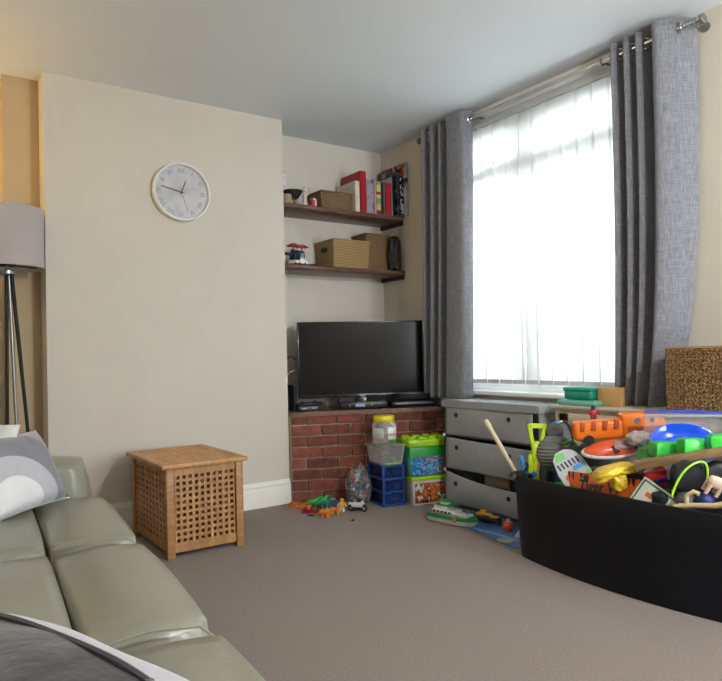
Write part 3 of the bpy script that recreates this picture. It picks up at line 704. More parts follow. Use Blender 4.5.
lb = thing('toy_brick_box', 'green toy tub with studded lime lid and blue picture', 'toy box', (3.15, 3.755, .2005), (0, 0, R(-13)))
q = MB(); q.box((0, 0, .106), (.325, .2, .21), bevel=.012); q.build('body', mat('green_plastic', '#1f9a3c', .35), lb)
q = MB(); q.box((0, 0, .236), (.34, .215, .052), bevel=.01)
q.build('lid', M_lime, lb)
for i in range(4):
    for k in range(2): MB().lathe([(.031, .26), (.031, .278), (.028, .281), (0, .281)], c=(-.124+.083*i, -.05+.1*k, 0), n=22).build('stud', M_lime, lb)
q = MB(); q.box((0, -.101, .073), (.3, .003, .13)); q.box((-.1635, 0, .073), (.003, .17, .13)); q.build('picture', print_mat('blue_print', ['#1d6fc2', '#3f95d8', '#7fb7dd', '#2368b5', '#1d7ec9', '#c9a487', '#2a70b8', '#8d6a72'], 15, .35, 4), lb, smooth=False)
lw = thing('storage_box', 'white storage box with lime lid and fruit picture under the green tub', 'toy box', (3.145, 3.74, 0), (0, 0, R(-13)))
q = MB(); q.ring_loft([rr_rect(.29, .21, .001), rr_rect(.315, .235, .178)]); q.build('body', mat('tub_white', '#d8d8d2', .4), lw)
q = MB(); q.box((0, 0, .187), (.335, .25, .024), bevel=.007); q.build('lid', M_lime, lw)
q = MB(); q.grid(lambda u, v: Vector((-.14+.28*u, -.1065-.0125*v*.9, .012+.145*v)), 6, 4); q.build('picture', print_mat('fruit_print', ['#d9d4c4', '#c7c9b4', '#7a2c2c', '#c0562b', '#d58a3c', '#b23a2c', '#7c9a3e', '#d8d2c2'], 12, .4, 8), lw, solidify=.001)

# clear bag of toys
tb = thing('toy_bag', 'clear plastic bag stuffed with small toys beside the blue drawers', 'bag', (2.712, 3.975, 0), (0, 0, R(-28)))
q = MB()
def bagfn(p):
    k = 1-.35*max(0, p.z/.13)**2; return Vector((p.x*k, p.y*k, p.z))
q.blob((0, 0, .13), (.19, .14, .26), .55, 9, noise=.04, seed=3, fn=bagfn); q.build('film', M_bag, tb)
q = MB(); rr = random.Random(21)
for i in range(95):
    z = rr.uniform(.015, .215); k = 1.05-.3*(z/.22)
    s_ = (rr.uniform(.025, .06), rr.uniform(.018, .04), rr.uniform(.015, .04))
    q.box((rr.uniform(-.065, .065)*k, rr.uniform(-.055, .04)*k, z), s_, rot=(rr.uniform(-.7, .7), rr.uniform(-.7, .7), rr.uniform(0, 3)), bevel=.003, seg=1)
isl = mat('bag_toys', '#ffffff', .4); nt = isl.node_tree; g = nd(nt, 'ShaderNodeNewGeometry'); rp = nd(nt, 'ShaderNodeValToRGB'); rp.color_ramp.interpolation = 'CONSTANT'
cols = ['#3c4454', '#b9bfc6', '#6f8fae', '#a83a35', '#2f4a8a', '#d8d5cd', '#24262c', '#9a5a3a', '#1a1c22', '#9ab0c0', '#4a5a6a']
while len(rp.color_ramp.elements) < len(cols): rp.color_ramp.elements.new(.5)
for i, c in enumerate(cols): rp.color_ramp.elements[i].position = i/len(cols); rp.color_ramp.elements[i].color = lin(c)
nt.links.new(g.outputs['Random Per Island'], rp.inputs['Fac']); nt.links.new(rp.outputs[0], nt.nodes['Principled BSDF'].inputs['Base Color'])
s = q.build('small_toys', isl, tb, smooth=False); s['kind'] = 'stuff'
MB().tube([(0, 0, .235), (.012, -.004, .262), (.03, -.01, .275)], [.03, .012, .03], 10).build('tied_neck', M_bag, tb)

# ------------------------------------------------------------------ toys strewn on the carpet
def figure(label, loc, rz, body, legs, head, h=.09, cat='toy figure', lean=0):
    t = thing('toy_figure', label, cat, loc, (lean, 0, rz)); k = h/.09
    q = MB(); q.box((0, 0, .045*k), (.03*k, .02*k, .034*k), bevel=.004); 
    q.build('torso', body, t)
    for s in (-1, 1):
        MB().box((s*.009*k, 0, .015*k), (.013*k, .018*k, .03*k), bevel=.003).build('leg', legs, t)
        MB().tube([(s*.016*k, 0, .058*k), (s*.026*k, -.008*k, .046*k), (s*.026*k, -.02*k, .038*k)], .0055*k, 8).build('arm', body, t)
    MB().lathe([(.0, .06*k), (.012*k, .063*k), (.013*k, .08*k), (.008*k, .088*k), (0, .089*k)], n=14).build('head', head, t)
    return t
P_ = {k: mat('toy_'+k, v, .35) for k, v in dict(green='#1f9447', teal='#2a8f83', yellow='#d9a325', orange='#d8752a', redd='#8f1f2b', blue_='#3b5f9f', white_='#dadadb', dark='#202329', skin='#c99a6b', brightgreen='#3fc64b', navy_='#20346f', grey_='#70757b', gold='#d7a92c', tan='#b78f5c').items()}
def rail_piece(label, loc, rz, m, L_=.12, n=5, name='toy_fence'):
    t = thing(name, label, 'toy fence', loc, (0, 0, rz)); q = MB()
    q.box((0, 0, .012), (L_, .012, .024), bevel=.003)
    for i in range(n): q.box((-L_/2+L_/n*(i+.5), 0, .03), (L_/n*.5, .01, .026), bevel=.003)
    q.build('rail', m, t); q = MB(); q.box((-L_/2, 0, .016), (.016, .024, .032), bevel=.003); q.box((L_/2, 0, .016), (.016, .024, .032), bevel=.003); q.build('post', m, t)
rail_piece('orange toy fence piece nearest the chimney skirting', (2.31, 4.14, 0), R(-65), P_['orange'], .17, 6)
rail_piece('dark red toy wall piece in the strewn toys', (2.305, 3.965, 0), R(-42), P_['redd'], .12, 3)
rail_piece('yellow toy fence piece in the middle of the strewn toys', (2.385, 3.86, 0), R(-30), P_['yellow'], .12, 4)
def toy_dino(label, loc, rz, m, k=1.0, name='toy_dinosaur', cat='toy'):
    t = thing(name, label, cat, loc, (0, 0, rz)); q = MB()
    q.tube([(-.075*k, 0, .02*k), (-.045*k, 0, .032*k), (-.015*k, 0, .042*k), (.02*k, 0, .044*k), (.04*k, 0, .056*k), (.055*k, 0, .07*k), (.075*k, 0, .068*k), (.085*k, 0, .062*k)], [.003*k, .01*k, .02*k, .02*k, .013*k, .015*k, .012*k, .005*k], 10); q.build('body', m, t)
    for x in (-.015, .022):
        for s in (-1, 1): MB().tube([(x*k, s*.014*k, .036*k), (x*k, s*.017*k, .018*k), ((x+.004)*k, s*.017*k, .002*k)], [.01*k, .007*k, .008*k], 8).build('leg', m, t)
    return t
toy_dino('green toy dinosaur standing left in the strewn toys', (2.385, 4.1, 0), R(-20), P_['green'], 1.0)
toy_dino('teal toy dinosaur in the middle of the strewn toys', (2.45, 4.02, 0), R(-60), P_['teal'], 1.0)
toy_dino('bright green toy dinosaur beside the teal one', (2.475, 4.105, 0), R(10), P_['brightgreen'], .85)
solo('toy_block', MB().box((0, 0, .022), (.075, .05, .044), bevel=.005), P_['blue_'], 'flat blue toy block behind the yellow figure', 'toy block', (2.53, 3.975, .001), R(-30))
toy_dino('yellow toy giraffe lying at the front of the strewn toys', (2.31, 3.79, 0), R(-50), P_['orange'], .9, 'toy_animal')
figure('yellow and white toy figure standing beside the blue block', (2.49, 3.86, 0), FC, P_['yellow'], P_['white_'], P_['yellow'], .095)
figure('small orange toy figure standing at the front of the strewn toys', (2.42, 3.80, 0), FC+.5, P_['orange'], P_['tan'], P_['orange'], .06)
mb_ = thing('toy_motorbike', 'white and black toy motorbike beside the strewn toys', 'toy vehicle', (2.575, 3.80, 0), (0, 0, R(-55)))
q = MB(); q.blob((.0, 0, .045), (.09, .03, .035), .6, 5); q.box((.035, 0, .06), (.03, .022, .03), rot=(0, -.4, 0), bevel=.004); q.box((-.045, 0, .052), (.04, .02, .014), bevel=.003); q.build('fairing', P_['white_'], mb_)
for x in (-.045, .05): MB().tube([(x+.019*math.cos(a), 0, .024+.019*math.sin(a)) for a in [2*PI*i/18 for i in range(18)]], .006, 8, closed=True).build('wheel', M_black, mb_)
q = MB(); q.box((0, 0, .027), (.05, .024, .022), bevel=.003); q.tube([(.035, -.03, .075), (.03, 0, .08), (.035, .03, .075)], .004, 6); q.build('engine', P_['dark'], mb_)
q = MB(); q.box((.0, .03, .02), (.04, .03, .02), bevel=.004); q.build('side_pannier', P_['blue_'], mb_)
solo('toy_tile', MB().box((0, 0, .004), (.045, .02, .008), bevel=.002), P_['dark'], 'little dark tile lying in front of the red toy wall', 'toy piece', (2.262, 3.9, .001), R(-40))
solo('toy_stud', MB().lathe([(.011, 0), (.011, .006), (.006, .007), (.006, .011), (0, .011)], n=14), P_['dark'], 'tiny dark stud lying in front of the white motorbike', 'toy piece', (2.405, 3.605, .001))
figure('white and green toy figure lying close to the clear bag', (2.60, 3.86, .0), FC+2, P_['white_'], P_['green'], P_['skin'], .07)

# ------------------------------------------------------------------ grey fabric drawers
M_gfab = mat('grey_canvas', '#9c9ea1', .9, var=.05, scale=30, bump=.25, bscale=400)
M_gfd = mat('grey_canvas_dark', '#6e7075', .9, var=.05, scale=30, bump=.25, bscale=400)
fd = thing('fabric_drawers', 'grey fabric three drawer unit under the window left of the cabinet', 'drawer unit', (3.18, 2.69, 0))
FW, FD, FH = .86, .285, .742       # along y, along x, height
def panel(mb, y0, y1, z0, z1, x, sag=.0, bulge=.012, tl=0, tr_=0, nu=24, nv=14):
    """canvas front: y from right(y0) to left(y1); sag lowers the top edge in the middle"""
    mb.grid(lambda u, v: Vector((x-bulge*math.sin(PI*u)*math.sin(PI*min(1, v*1.05))-.004*math.sin(7*u+3*v), y0+(y1-y0)*u, z0+(z1-z0)*v - v*(sag*math.sin(PI*u)+tl*u+tr_*(1-u)))), nu, nv)
q = MB()
for x in (.008, FD-.008):
    for yy in (.008, FW-.008): q.cyl((x, yy, 0), (x, yy, FH-.03), .008, n=10)
for z in (.03, .27, .5, .70):
    for x in (.012, FD-.012): q.cyl((x, .012, z), (x, FW-.012, z), .006, n=8)
q.build('frame', M_steel, fd)
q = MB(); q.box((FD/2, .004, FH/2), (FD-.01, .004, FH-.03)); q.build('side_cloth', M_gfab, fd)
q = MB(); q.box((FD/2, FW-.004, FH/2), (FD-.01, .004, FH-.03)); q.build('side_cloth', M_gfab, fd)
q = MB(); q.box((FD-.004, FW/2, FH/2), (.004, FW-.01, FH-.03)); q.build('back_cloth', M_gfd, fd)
q = MB()
def topfn(u, v):
    x = -.014+(FD+.02)*v; yy = -.012+(FW+.024)*u
    return Vector((x, yy, FH+.004+.012*v*0-.006*math.sin(PI*u)*math.sin(PI*v)+.003*math.sin(9*u+4*v)))
q.grid(topfn, 30, 12)
q.box((-.013, FW/2, FH-.016), (.005, FW+.024, .043)); q.box((FD/2, -.012, FH-.016), (FD+.02, .005, .043)); q.box((FD/2, FW+.012, FH-.016), (FD+.02, .005, .043))
q.build('top_cover', M_gfab, fd, solidify=.004)
q = MB(); q.box((FD-.02, FW*.45, FH+.009), (.0, .0, .0)) if False else None
M_eye = mat('eyelet_dark', '#1c1d20', .5)
rows = [(.507, .705, 0, .014, 0, .0, -.006), (.268, .488, .002, .016, .0, .018, -.009), (.03, .25, .02, .026, .0, .055, -.022)]
for k, (z0, z1, sag, bul, tl, tr_, xo) in enumerate(rows):
    q = MB(); panel(q, .045, FW-.022, z0, z1, xo, sag, bul, tl, tr_)
    if k < 2:
        pass
    d = q.build('drawer', M_gfab, fd, solidify=.005, ang=60)
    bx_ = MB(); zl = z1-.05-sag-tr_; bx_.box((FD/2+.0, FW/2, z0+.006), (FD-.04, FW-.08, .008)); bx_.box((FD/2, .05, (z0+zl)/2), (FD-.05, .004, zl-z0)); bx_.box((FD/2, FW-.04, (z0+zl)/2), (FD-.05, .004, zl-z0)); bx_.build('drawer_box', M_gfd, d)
    for u in (.24, .85):
        yy = .045+(FW-.067)*u
        zz = z0+(z1-z0)*.72-.72*(sag*math.sin(PI*u)+tl*u+tr_*(1-u))
        xx = xo-bul*math.sin(PI*u)*math.sin(PI*.756)-.004*math.sin(7*u+3*.72)-.0035
        MB().lathe([(.0, 0), (.0165, 0), (.0165, .003), (.009, .0035), (.0, .0012)], n=18, M=Matrix.Translation((xx, yy, zz)) @ Euler((0, R(-90), 0)).to_matrix().to_4x4()).build('eyelet', M_eye, d)
for yy, ww in ((FW-.012, .014), (.026, .034)): MB().box((-.004, yy, .36), (.01, ww, .66)).build('edge_binding', M_matt, fd)
q = MB()
for z in (.02, .255, .5): q.box((-.006, FW-.004, z), (.02, .022, .022), bevel=.004)
q.build('joint', M_white, fd)
MB().box((-.0325, .62*FW+.02, .16), (.003, .018, .022)).build('red_tag', mat('tag_red', '#a5303a', .5), fd)
MB().box((.13, .42, .292-.06), (.16, .22, .1), bevel=.01).build('folded_cloth', mat('folded_tan', '#8d7f6b', .9), fd)
MB().box((.13, .2, .292-.07), (.16, .2, .1), bevel=.01).build('folded_cloth', mat('folded_navy', '#262c45', .9), fd)

# ------------------------------------------------------------------ cream cabinet under the window
M_cream = mat('cream_paint', '#cfc4b0', .5, var=.02)
cb = thing('window_cabinet', 'cream panelled low cabinet under the window behind the toy trunk', 'cabinet', (3.2, 1.0, 0))
CL, CD, CH = 1.6, .285, .742
q = MB(); q.box((CD/2+.01, CL/2, CH/2), (CD-.02, CL, CH)); q.build('carcass', M_cream, cb)
q = MB(); q.box((CD/2-.006, CL/2, CH+.009), (CD+.016, CL+.016, .018), bevel=.005); q.build('top', M_cream, cb)
for k in range(3):
    y0 = .03+k*(CL-.06)/3; y1 = y0+(CL-.06)/3-.012; q = MB()
    for a, b_, c, d in ((y0, y0+.07, .07, CH-.025), (y1-.07, y1, .07, CH-.025), (y0, y1, .07, .15), (y0, y1, CH-.085, CH-.025)): q.box((.006, (a+b_)/2, (c+d)/2), (.018, b_-a, d-c), bevel=.003)
    q.box((.012, (y0+y1)/2, CH/2), (.008, y1-y0-.1, CH-.15)); dd = q.build('door', M_cream, cb)
    MB().lathe([(.008, 0), (.006, .012), (.014, .02), (.012, .028), (0, .03)], n=16, M=Matrix.Translation((-.002, y1-.035, .45)) @ Euler((0, R(-90), 0)).to_matrix().to_4x4()).build('knob', M_steel, dd)
ZT = .7605
tt = thing('toy_case', 'flat pale teal case lying on the cream cabinet', 'case', (3.3, 2.455, ZT), (0, 0, R(90)))
q = MB(); q.box((0, 0, .0145), (.26, .17, .029), bevel=.01, seg=3); q.build('shell', mat('pale_teal', '#6fb3a3', .4), tt)
MB().box((0, .0, .0295), (.18, .1, .002)).build('lid_panel', mat('teal_print', '#8fc3b6', .4), tt)
t2 = thing('lunch_box', 'rounded teal plastic lunch box stacked on the flat teal case', 'box', (3.31, 2.462, ZT+.031), (0, 0, R(90)))
q = MB(); q.box((0, 0, .03), (.2, .13, .06), bevel=.022, seg=4); q.build('body', mat('teal_plastic', '#178f76', .3), t2)
q = MB(); q.box((0, 0, .062), (.206, .136, .026), bevel=.012, seg=3); q.build('lid', mat('teal_lid', '#1c9d83', .3), t2)
cb2 = thing('cardboard_box', 'small plain tan box standing on the cabinet beside the teal boxes', 'box', (3.33, 2.278, ZT), (0, 0, R(90)))
MB().box((0, 0, .053), (.15, .08, .106), bevel=.002).build('carton', mat('tan_card', '#c39b63', .75, var=.03), cb2)
MB().box((0, -.0, .1065), (.145, .012, .0015)).build('tape', mat('card_tape', '#d3b27d', .4), cb2)

# big open weave basket
def knot_mat():
    m = mat('seagrass', '#8a6a43', .8); nt = m.node_tree; L = nt.links; b = nt.nodes['Principled BSDF']
    tc = nd(nt, 'ShaderNodeTexCoord'); vo = nd(nt, 'ShaderNodeTexVoronoi', Scale=75.0); L.new(tc.outputs['Object'], vo.inputs['Vector'])
    rp = nd(nt, 'ShaderNodeValToRGB'); cr = rp.color_ramp; cr.elements[0].color = lin('#c7a676'); cr.elements[0].position = .1; cr.elements[1].color = lin('#7d5f3d'); cr.elements[1].position = .7
    cr.elements.new(.4).color = lin('#a5845a')
    L.new(vo.outputs['Distance'], rp.inputs['Fac']); L.new(rp.outputs[0], b.inputs['Base Color'])
    return m
M_knot = knot_mat()
wb = thing('wicker_basket', 'large knotted brown wicker basket on the cabinet by the right curtain', 'basket', (3.165, 1.853, ZT), (0, 0, R(-88)))
BW, BD, BH = .5, .27, .322
def side(mb, p0, p1, nrm, N, M_=17, sub=6, seed=0):
    """thick knotted strands round open holes"""
    p0, p1, nrm = Vector(p0), Vector(p1), Vector(nrm); rr = random.Random(seed)
    hole = {(i, j): rr.random() < .72 for i in range(N) for j in range(M_)}
    off = {(i, j): (rr.uniform(-.18, .18), rr.uniform(-.18, .18)) for i in range(N+1) for j in range(M_+1)}
    vv = []
    for a in range(N*sub+1):
        row = []
        for b in range(M_*sub+1):
            u, v = a/(N*sub), b/(M_*sub); fa, fb = (a % sub)/sub, (b % sub)/sub; i, j = a//sub, b//sub
            o = off.get((i, j), (0, 0)); edge = a in (0, N*sub) or b in (0, M_*sub)
            wx = 0 if edge else o[0]*math.sin(PI*fb)/N; wz = 0 if edge else o[1]*math.sin(PI*fa)/M_
            d = max(abs(fa-.5), abs(fb-.5))*2
            h = .008*math.sin(PI*min(1, max(0, (d-.3)/.7)))+.004*math.sin(a*2.1+b*1.3)
            row.append(mb.bm.verts.new(p0.lerp(p1, min(1, max(0, u+wx)))+Vector((0, 0, min(1, max(0, v+wz))*BH))+nrm*h))
        vv.append(row)
    for a in range(N*sub):
        for b in range(M_*sub):
            if hole[(a//sub, b//sub)] and 2 <= a % sub <= 3 and 2 <= b % sub <= 3: continue
            mb.bm.faces.new((vv[a][b], vv[a+1][b], vv[a+1][b+1], vv[a][b+1]))
q = MB()
side(q, (0, 0, 0), (BW, 0, 0), (0, -1, 0), 26, seed=1); side(q, (0, BD, 0), (0, 0, 0), (-1, 0, 0), 14, seed=2); side(q, (BW, 0, 0), (BW, BD, 0), (1, 0, 0), 14, seed=3); side(q, (BW, BD, 0), (0, BD, 0), (0, 1, 0), 26, seed=4)
q.build('woven_body', M_knot, wb, ang=70)
q = MB(); t_ = .012
for c, d in (((BW/2, t_, BH/2), (BW-2*t_, .003, BH-.01)), ((BW/2, BD-t_, BH/2), (BW-2*t_, .003, BH-.01)), ((t_, BD/2, BH/2), (.003, BD-2*t_, BH-.01)), ((BW-t_, BD/2, BH/2), (.003, BD-2*t_, BH-.01)), ((BW/2, BD/2, .004), (BW-2*t_, BD-2*t_, .006))): q.box(c, d)
q.build('dark_backing', mat('hole_shade_brown', '#2b2119', .9), wb)  # dark sheet behind the weave, paints the shade inside its open holes
MB().tube([(0, 0, BH), (BW, 0, BH), (BW, BD, BH), (0, BD, BH)], .009, 8, closed=True).build('rim', weave_mat('rim_weave', '#7d5f3d', '#b39265', 200, 200), wb)

# ------------------------------------------------------------------ play mat and water toys
pm = thing('play_mat', 'thin blue sea play mat on the carpet before the grey drawers', 'play mat', (0, 0, 0))
poly = [(2.80, 3.27), (2.9, 3.42), (3.13, 3.50), (3.15, 2.9), (3.12, 2.5), (2.79, 2.49), (2.76, 2.545), (2.79, 2.7), (2.86, 3.0), (2.85, 3.12)]
MB().slab(poly, .001, .005).build('sheet', mat('mat_blue', '#2f5f9f', .45, col2='#5a86b8', scale=5), pm)
MB().slab([(2.86, 2.92), (2.875, 2.95), (2.90, 2.80), (2.89, 2.62), (2.86, 2.6), (2.86, 2.75)], .005, .0062).build('wave_print', mat('mat_pale', '#86aacb', .45), pm)
MB().slab([(2.82+.045*math.cos(a), 2.66+.05*math.sin(a)) for a in [2*PI*i/14 for i in range(14)]], .005, .0062).build('island_print', mat('mat_sand', '#aab0a0', .5), pm)
sh = thing('toy_ship', 'green and white toy ship sitting on the blue play mat', 'toy ship', (2.872, 3.14, .006), (0, 0, R(-80))); sh.scale = (.88, .9, .95)
def hull(L_, Wd, z0, z1, k0=.85):
    rg = []
    for z, k in ((z0, k0), (z1, 1)):
        rg.append([Vector((x*L_/2*(1 if x < .2 else 1)+ (0), y*Wd/2*k, z)) for x, y in ((-1, -.7), (-.8, -1), (.35, -1), (.75, -.6), (1.0*k, 0), (.75, .6), (.35, 1), (-.8, 1), (-1, .7))])
    return rg
q = MB(); q.ring_loft(hull(.42, .15, 0, .03)); q.build('hull', P_['white_'], sh)
q = MB(); q.ring_loft(hull(.425, .155, .03, .05, 1)); q.build('gunwale', P_['green'], sh)
q = MB(); q.box((-.06, 0, .066), (.2, .1, .032), bevel=.004); q.box((-.09, 0, .095), (.12, .08, .03), bevel=.004); q.box((-.07, 0, .122), (.06, .055, .024), bevel=.003); q.box((.09, 0, .058), (.1, .08, .016), bevel=.003); q.build('cabin', P_['white_'], sh)
q = MB(); q.box((-.06, 0, .1125), (.14, .09, .006)); q.box((-.07, 0, .137), (.075, .065, .006)); q.box((-.12, 0, .125), (.02, .02, .03)); q.build('deck_roof', P_['green'], sh)
MB().cyl((-.1, 0, .135), (-.1, 0, .18), .004, n=8).build('mast', P_['grey_'], sh); MB().cyl((.12, 0, .06), (.12, 0, .1), .004, n=8).build('mast', P_['grey_'], sh)
MB().tube([(-.18, -.07, .05), (-.18, -.07, .066), (-.05, -.072, .066), (.08, -.07, .066), (.08, -.07, .05)], .003, 6).build('railing', P_['grey_'], sh)
MB().box((.06, -.075, .036), (.028, .012, .03), bevel=.003).build('life_ring', P_['orange'], sh)
q = MB()
for i in range(5): q.box((-.14+.035*i, -.0515, .068), (.018, .003, .014))
q.build('porthole', P_['dark'], sh)
sbm = thing('toy_submarine', 'black and yellow toy submarine on the play mat', 'toy', (3.005, 2.985, .006), (0, 0, R(-75)))
q = MB(); q.tube([(-.085, 0, .022), (-.06, 0, .03), (0, 0, .034), (.05, 0, .03), (.085, 0, .02)], [.006, .02, .028, .022, .006], 12); q.box((.09, 0, .026), (.03, .004, .04)); q.build('hull', P_['dark'], sbm)
q = MB(); q.blob((-.015, 0, .058), (.12, .034, .022), .6, 5); q.box((-.02, 0, .074), (.04, .02, .02), bevel=.004); q.box((.06, 0, .05), (.05, .05, .006), bevel=.002); q.build('deck', P_['yellow'], sbm)
by = thing('toy_buoy', 'orange toy buoy ball with white cap on the play mat', 'toy', (2.985, 2.785, .006))
MB().lathe([(0, 0), (.022, .002), (.033, .018), (.034, .035), (.022, .055), (0, .06)], n=20).build('ball', mat('buoy_orange', '#f0502a', .4), by)
MB().lathe([(.012, .056), (.012, .07), (0, .073)], n=14).build('cap', P_['white_'], by)
ic = solo('toy_iceberg', MB().ring_loft([[Vector((.07*math.cos(a)*(1+.2*math.sin(3*a)), .07*math.sin(a), 0)) for a in [2*PI*i/7 for i in range(7)]], [Vector((.035*math.cos(a)-.01, .03*math.sin(a), .05)) for a in [2*PI*i/7 for i in range(7)]], [Vector((.008*math.cos(a)-.02, .008*math.sin(a), .085)) for a in [2*PI*i/7 for i in range(7)]]]), P_['white_'], 'white jagged toy iceberg at the trunk end of the mat', 'toy', (2.985, 2.64, .0065), 0, smooth=False)

# ------------------------------------------------------------------ toy trunk
M_pu = mat('black_leatherette', '#080b14', .42, var=.1, scale=25, bump=.12, bscale=500, spec=.3)
tk = thing('toy_chest', 'long black leatherette open toy trunk overflowing with toys', 'trunk', (0, 0, 0))
TY0, TY1 = 1.0, 2.462
def trunk_ring(z, inset=0):
    pts = []; f = z/.41
    n = 24
    for i in range(n+1):                 # front, left end to right end
        u = i/n; yy = TY1-inset-(TY1-TY0-2*inset)*u
        bul = (.10-.035*f)*math.sin(PI*min(1, u*1.08))**.8 if u < .93 else (.10-.035*f)*math.sin(PI*min(1, .93*1.08))**.8*(1-u)/.07
        pts.append(Vector((2.70-bul+inset, yy-(.03*(1-f) if i == 0 else 0), z)))
    pts += [Vector((2.74+.06*k+0, TY0+inset, z)) for k in range(1, 7)]
    pts += [Vector((3.165-inset, TY0+inset+(TY1-TY0-2*inset)*k/8, z)) for k in range(9)]
    pts += [Vector((3.165-.07*k-inset*.5, TY1-inset-.012, z)) for k in range(1, 6)]
    return pts
def rimz(p, z): return Vector((p.x, p.y, z+ .012*math.sin((p.y-1.2)*2.2)*(1 if z > .3 else 0)))
q = MB()
rings = [trunk_ring(.002), trunk_ring(.03), trunk_ring(.12), trunk_ring(.22), trunk_ring(.32), [rimz(p, .395) for p in trunk_ring(.395)], [rimz(p, .412) for p in trunk_ring(.412, .006)], [rimz(p, .412) for p in trunk_ring(.412, .022)], [rimz(p, .395) for p in trunk_ring(.395, .028)], trunk_ring(.30, .028)]
q.ring_loft(rings, True, True, True); q.build('body', M_pu, tk, ang=50)
q = MB()
lv = lambda y: .33
q.grid(lambda u, v: Vector((2.735+.40*v, TY0+.04+(TY1-TY0-.085)*u, .335+.075*v+.012*math.sin(17*u+5*v)*math.sin(11*v+3*u))), 40, 12)
q.build('dark_bed', mat('gap_shade_black', '#15161a', .9), tk)  # raised false bottom, its black stands for shade in gaps between toys

def at(x, y, z): return (x, y, z)
T = {}
# recorder leaning out of the left end
rc = thing('toy_flute', 'cream wooden flute leaning out of the left end of the trunk', 'flute', (2.745, 2.452, .37))
d = Vector((2.715, 2.685, .70))-Vector((2.745, 2.452, .37)); u_ = d.normalized(); rc.rotation_euler = d.to_track_quat('Z', 'Y').to_euler(); Lr = d.length
MB().lathe([(.0, 0), (.0105, .0), (.0115, .1), (.013, Lr*.6), (.0145, Lr*.62), (.0125, Lr*.64), (.013, Lr-.05), (.0155, Lr-.045), (.0145, Lr-.01), (.01, Lr), (0, Lr)], n=18).build('tube', mat('flute_cream', '#cdbf9a', .5), rc)
q = MB()
for k in range(6):
    a = R(200); q.lathe([(.006, 0), (.006, .003)], n=10, M=Matrix.Rotation(R(-118), 4, 'Z') @ Matrix.Translation((.0115, 0, .13+k*.033)) @ Euler((0, R(90), 0)).to_matrix().to_4x4())
q.build('finger_hole', P_['dark'], rc)
# blue wand + little ball + orange stick
wd = thing('toy_wand', 'bright blue toy wand upright at the left end of the trunk', 'toy', (2.765, 2.435, .36), (0, R(-10), FC))
MB().tube([(0, 0, 0), (0, 0, .15), (-.004, 0, .165)], [.012, .014, .009], 12).build('shaft', mat('wand_blue', '#2f8fd0', .3), wd)
MB().lathe([(.016, .05), (.018, .06), (.016, .07)], n=14).build('collar', P_['navy_'], wd)
solo('toy_ball', MB().blob((0, 0, .026), (.052, .052, .052), 1, 6), mat('ball_blue', '#3f5fc0', .35), 'small blue ball beside the blue wand in the trunk', 'ball', (2.79, 2.405, .40))
og = thing('toy_dart', 'small orange foam dart standing between wand and lime blaster', 'toy dart', (2.80, 2.425, .36), (R(8), 0, 0))
MB().cyl((0, 0, 0), (0, 0, .13), .009, n=12).build('foam', P_['orange'], og); MB().lathe([(.01, .13), (.011, .14), (0, .15)], n=12).build('tip', P_['yellow'], og)
bc = thing('toy_clamp', 'black toy grabber hooked over the left corner of the trunk', 'toy', (2.72, 2.437, .4), (0, 0, FC))
q = MB(); q.box((0, 0, .03), (.05, .03, .035), bevel=.006); q.tube([(-.02, 0, .04), (-.05, -.005, .035), (-.06, -.005, .015)], .008, 8); q.tube([(.02, 0, .04), (.04, 0, .07), (.03, 0, .09)], .007, 8); q.build('jaw', M_matt, bc)
# lime toy blaster standing on its muzzle
lg = thing('toy_blaster', 'lime green toy blaster standing upright in the trunk', 'toy gun', (2.79, 2.395, .35), (0, R(2), FC))
q = MB()
q.box((0, 0, .09), (.032, .03, .2), bevel=.006); q.box((0, 0, .19), (.05, .034, .1), bevel=.008)
M2 = None
for poly in ([(-.052, .345), (.052, .345), (.05, .322), (-.05, .322)], [(-.052, .345), (-.034, .345), (-.012, .235), (-.03, .235)], [(.052, .345), (.034, .345), (.014, .235), (.032, .235)], [(-.03, .25), (.034, .25), (.03, .215), (-.026, .215)]):
    q.prism(poly, -.014, .014)
q.box((-.03, 0, .13), (.03, .022, .1), bevel=.006)
q.build('body', mat('lime_gun', '#b6d322', .35), lg)
MB().tube([(.035+.022*math.cos(a), 0, .185+.026*math.sin(a)) for a in [2*PI*i/16 for i in range(16)]], .006, 8, closed=True).build('trigger_guard', bpy.data.materials['lime_gun'], lg)
q = MB(); q.box((.008, -.018, .13), (.012, .004, .07), bevel=.0015); q.build('sight_strip', P_['orange'], lg)
MB().box((.03, 0, .185), (.012, .01, .024), bevel=.003).build('trigger', P_['orange'], lg)
# grey ribbed dinosaur hand puppet
gp = thing('toy_creature', 'grey ribbed toy creature standing beside the lime blaster', 'toy', (2.855, 2.345, .355), (0, 0, FC))
q = MB()
prof = []
for i in range(30):
    t = i/29; r = .035+.045*math.sin(PI*min(1, t*1.05))**.7 + .0035*math.sin(t*60)
    prof.append((max(r, .01), .1+t*.17))
q.lathe(prof, n=24, M=Matrix.Diagonal((1.05, .7, 1, 1))); q.blob((.045, -.01, .245), (.1, .075, .05), .8, 6); q.build('body', mat('dino_grey', '#62665f', .7, var=.12, scale=30), gp)
for s in (-1, 1): MB().tube([(s*.035, 0, .13), (s*.045, -.005, .06), (s*.04, -.01, .0)], [.032, .024, .018], 12).build('leg', mat('dino_dark', '#43474a', .6), gp)
MB().tube([(.05, -.04, .235), (.1, -.045, .25), (.13, -.03, .225), (.1, -.05, .215), (.06, -.045, .22)], .009, 8, closed=True).build('snout_rim', mat('dino_lime', '#5fae4a', .5), gp)
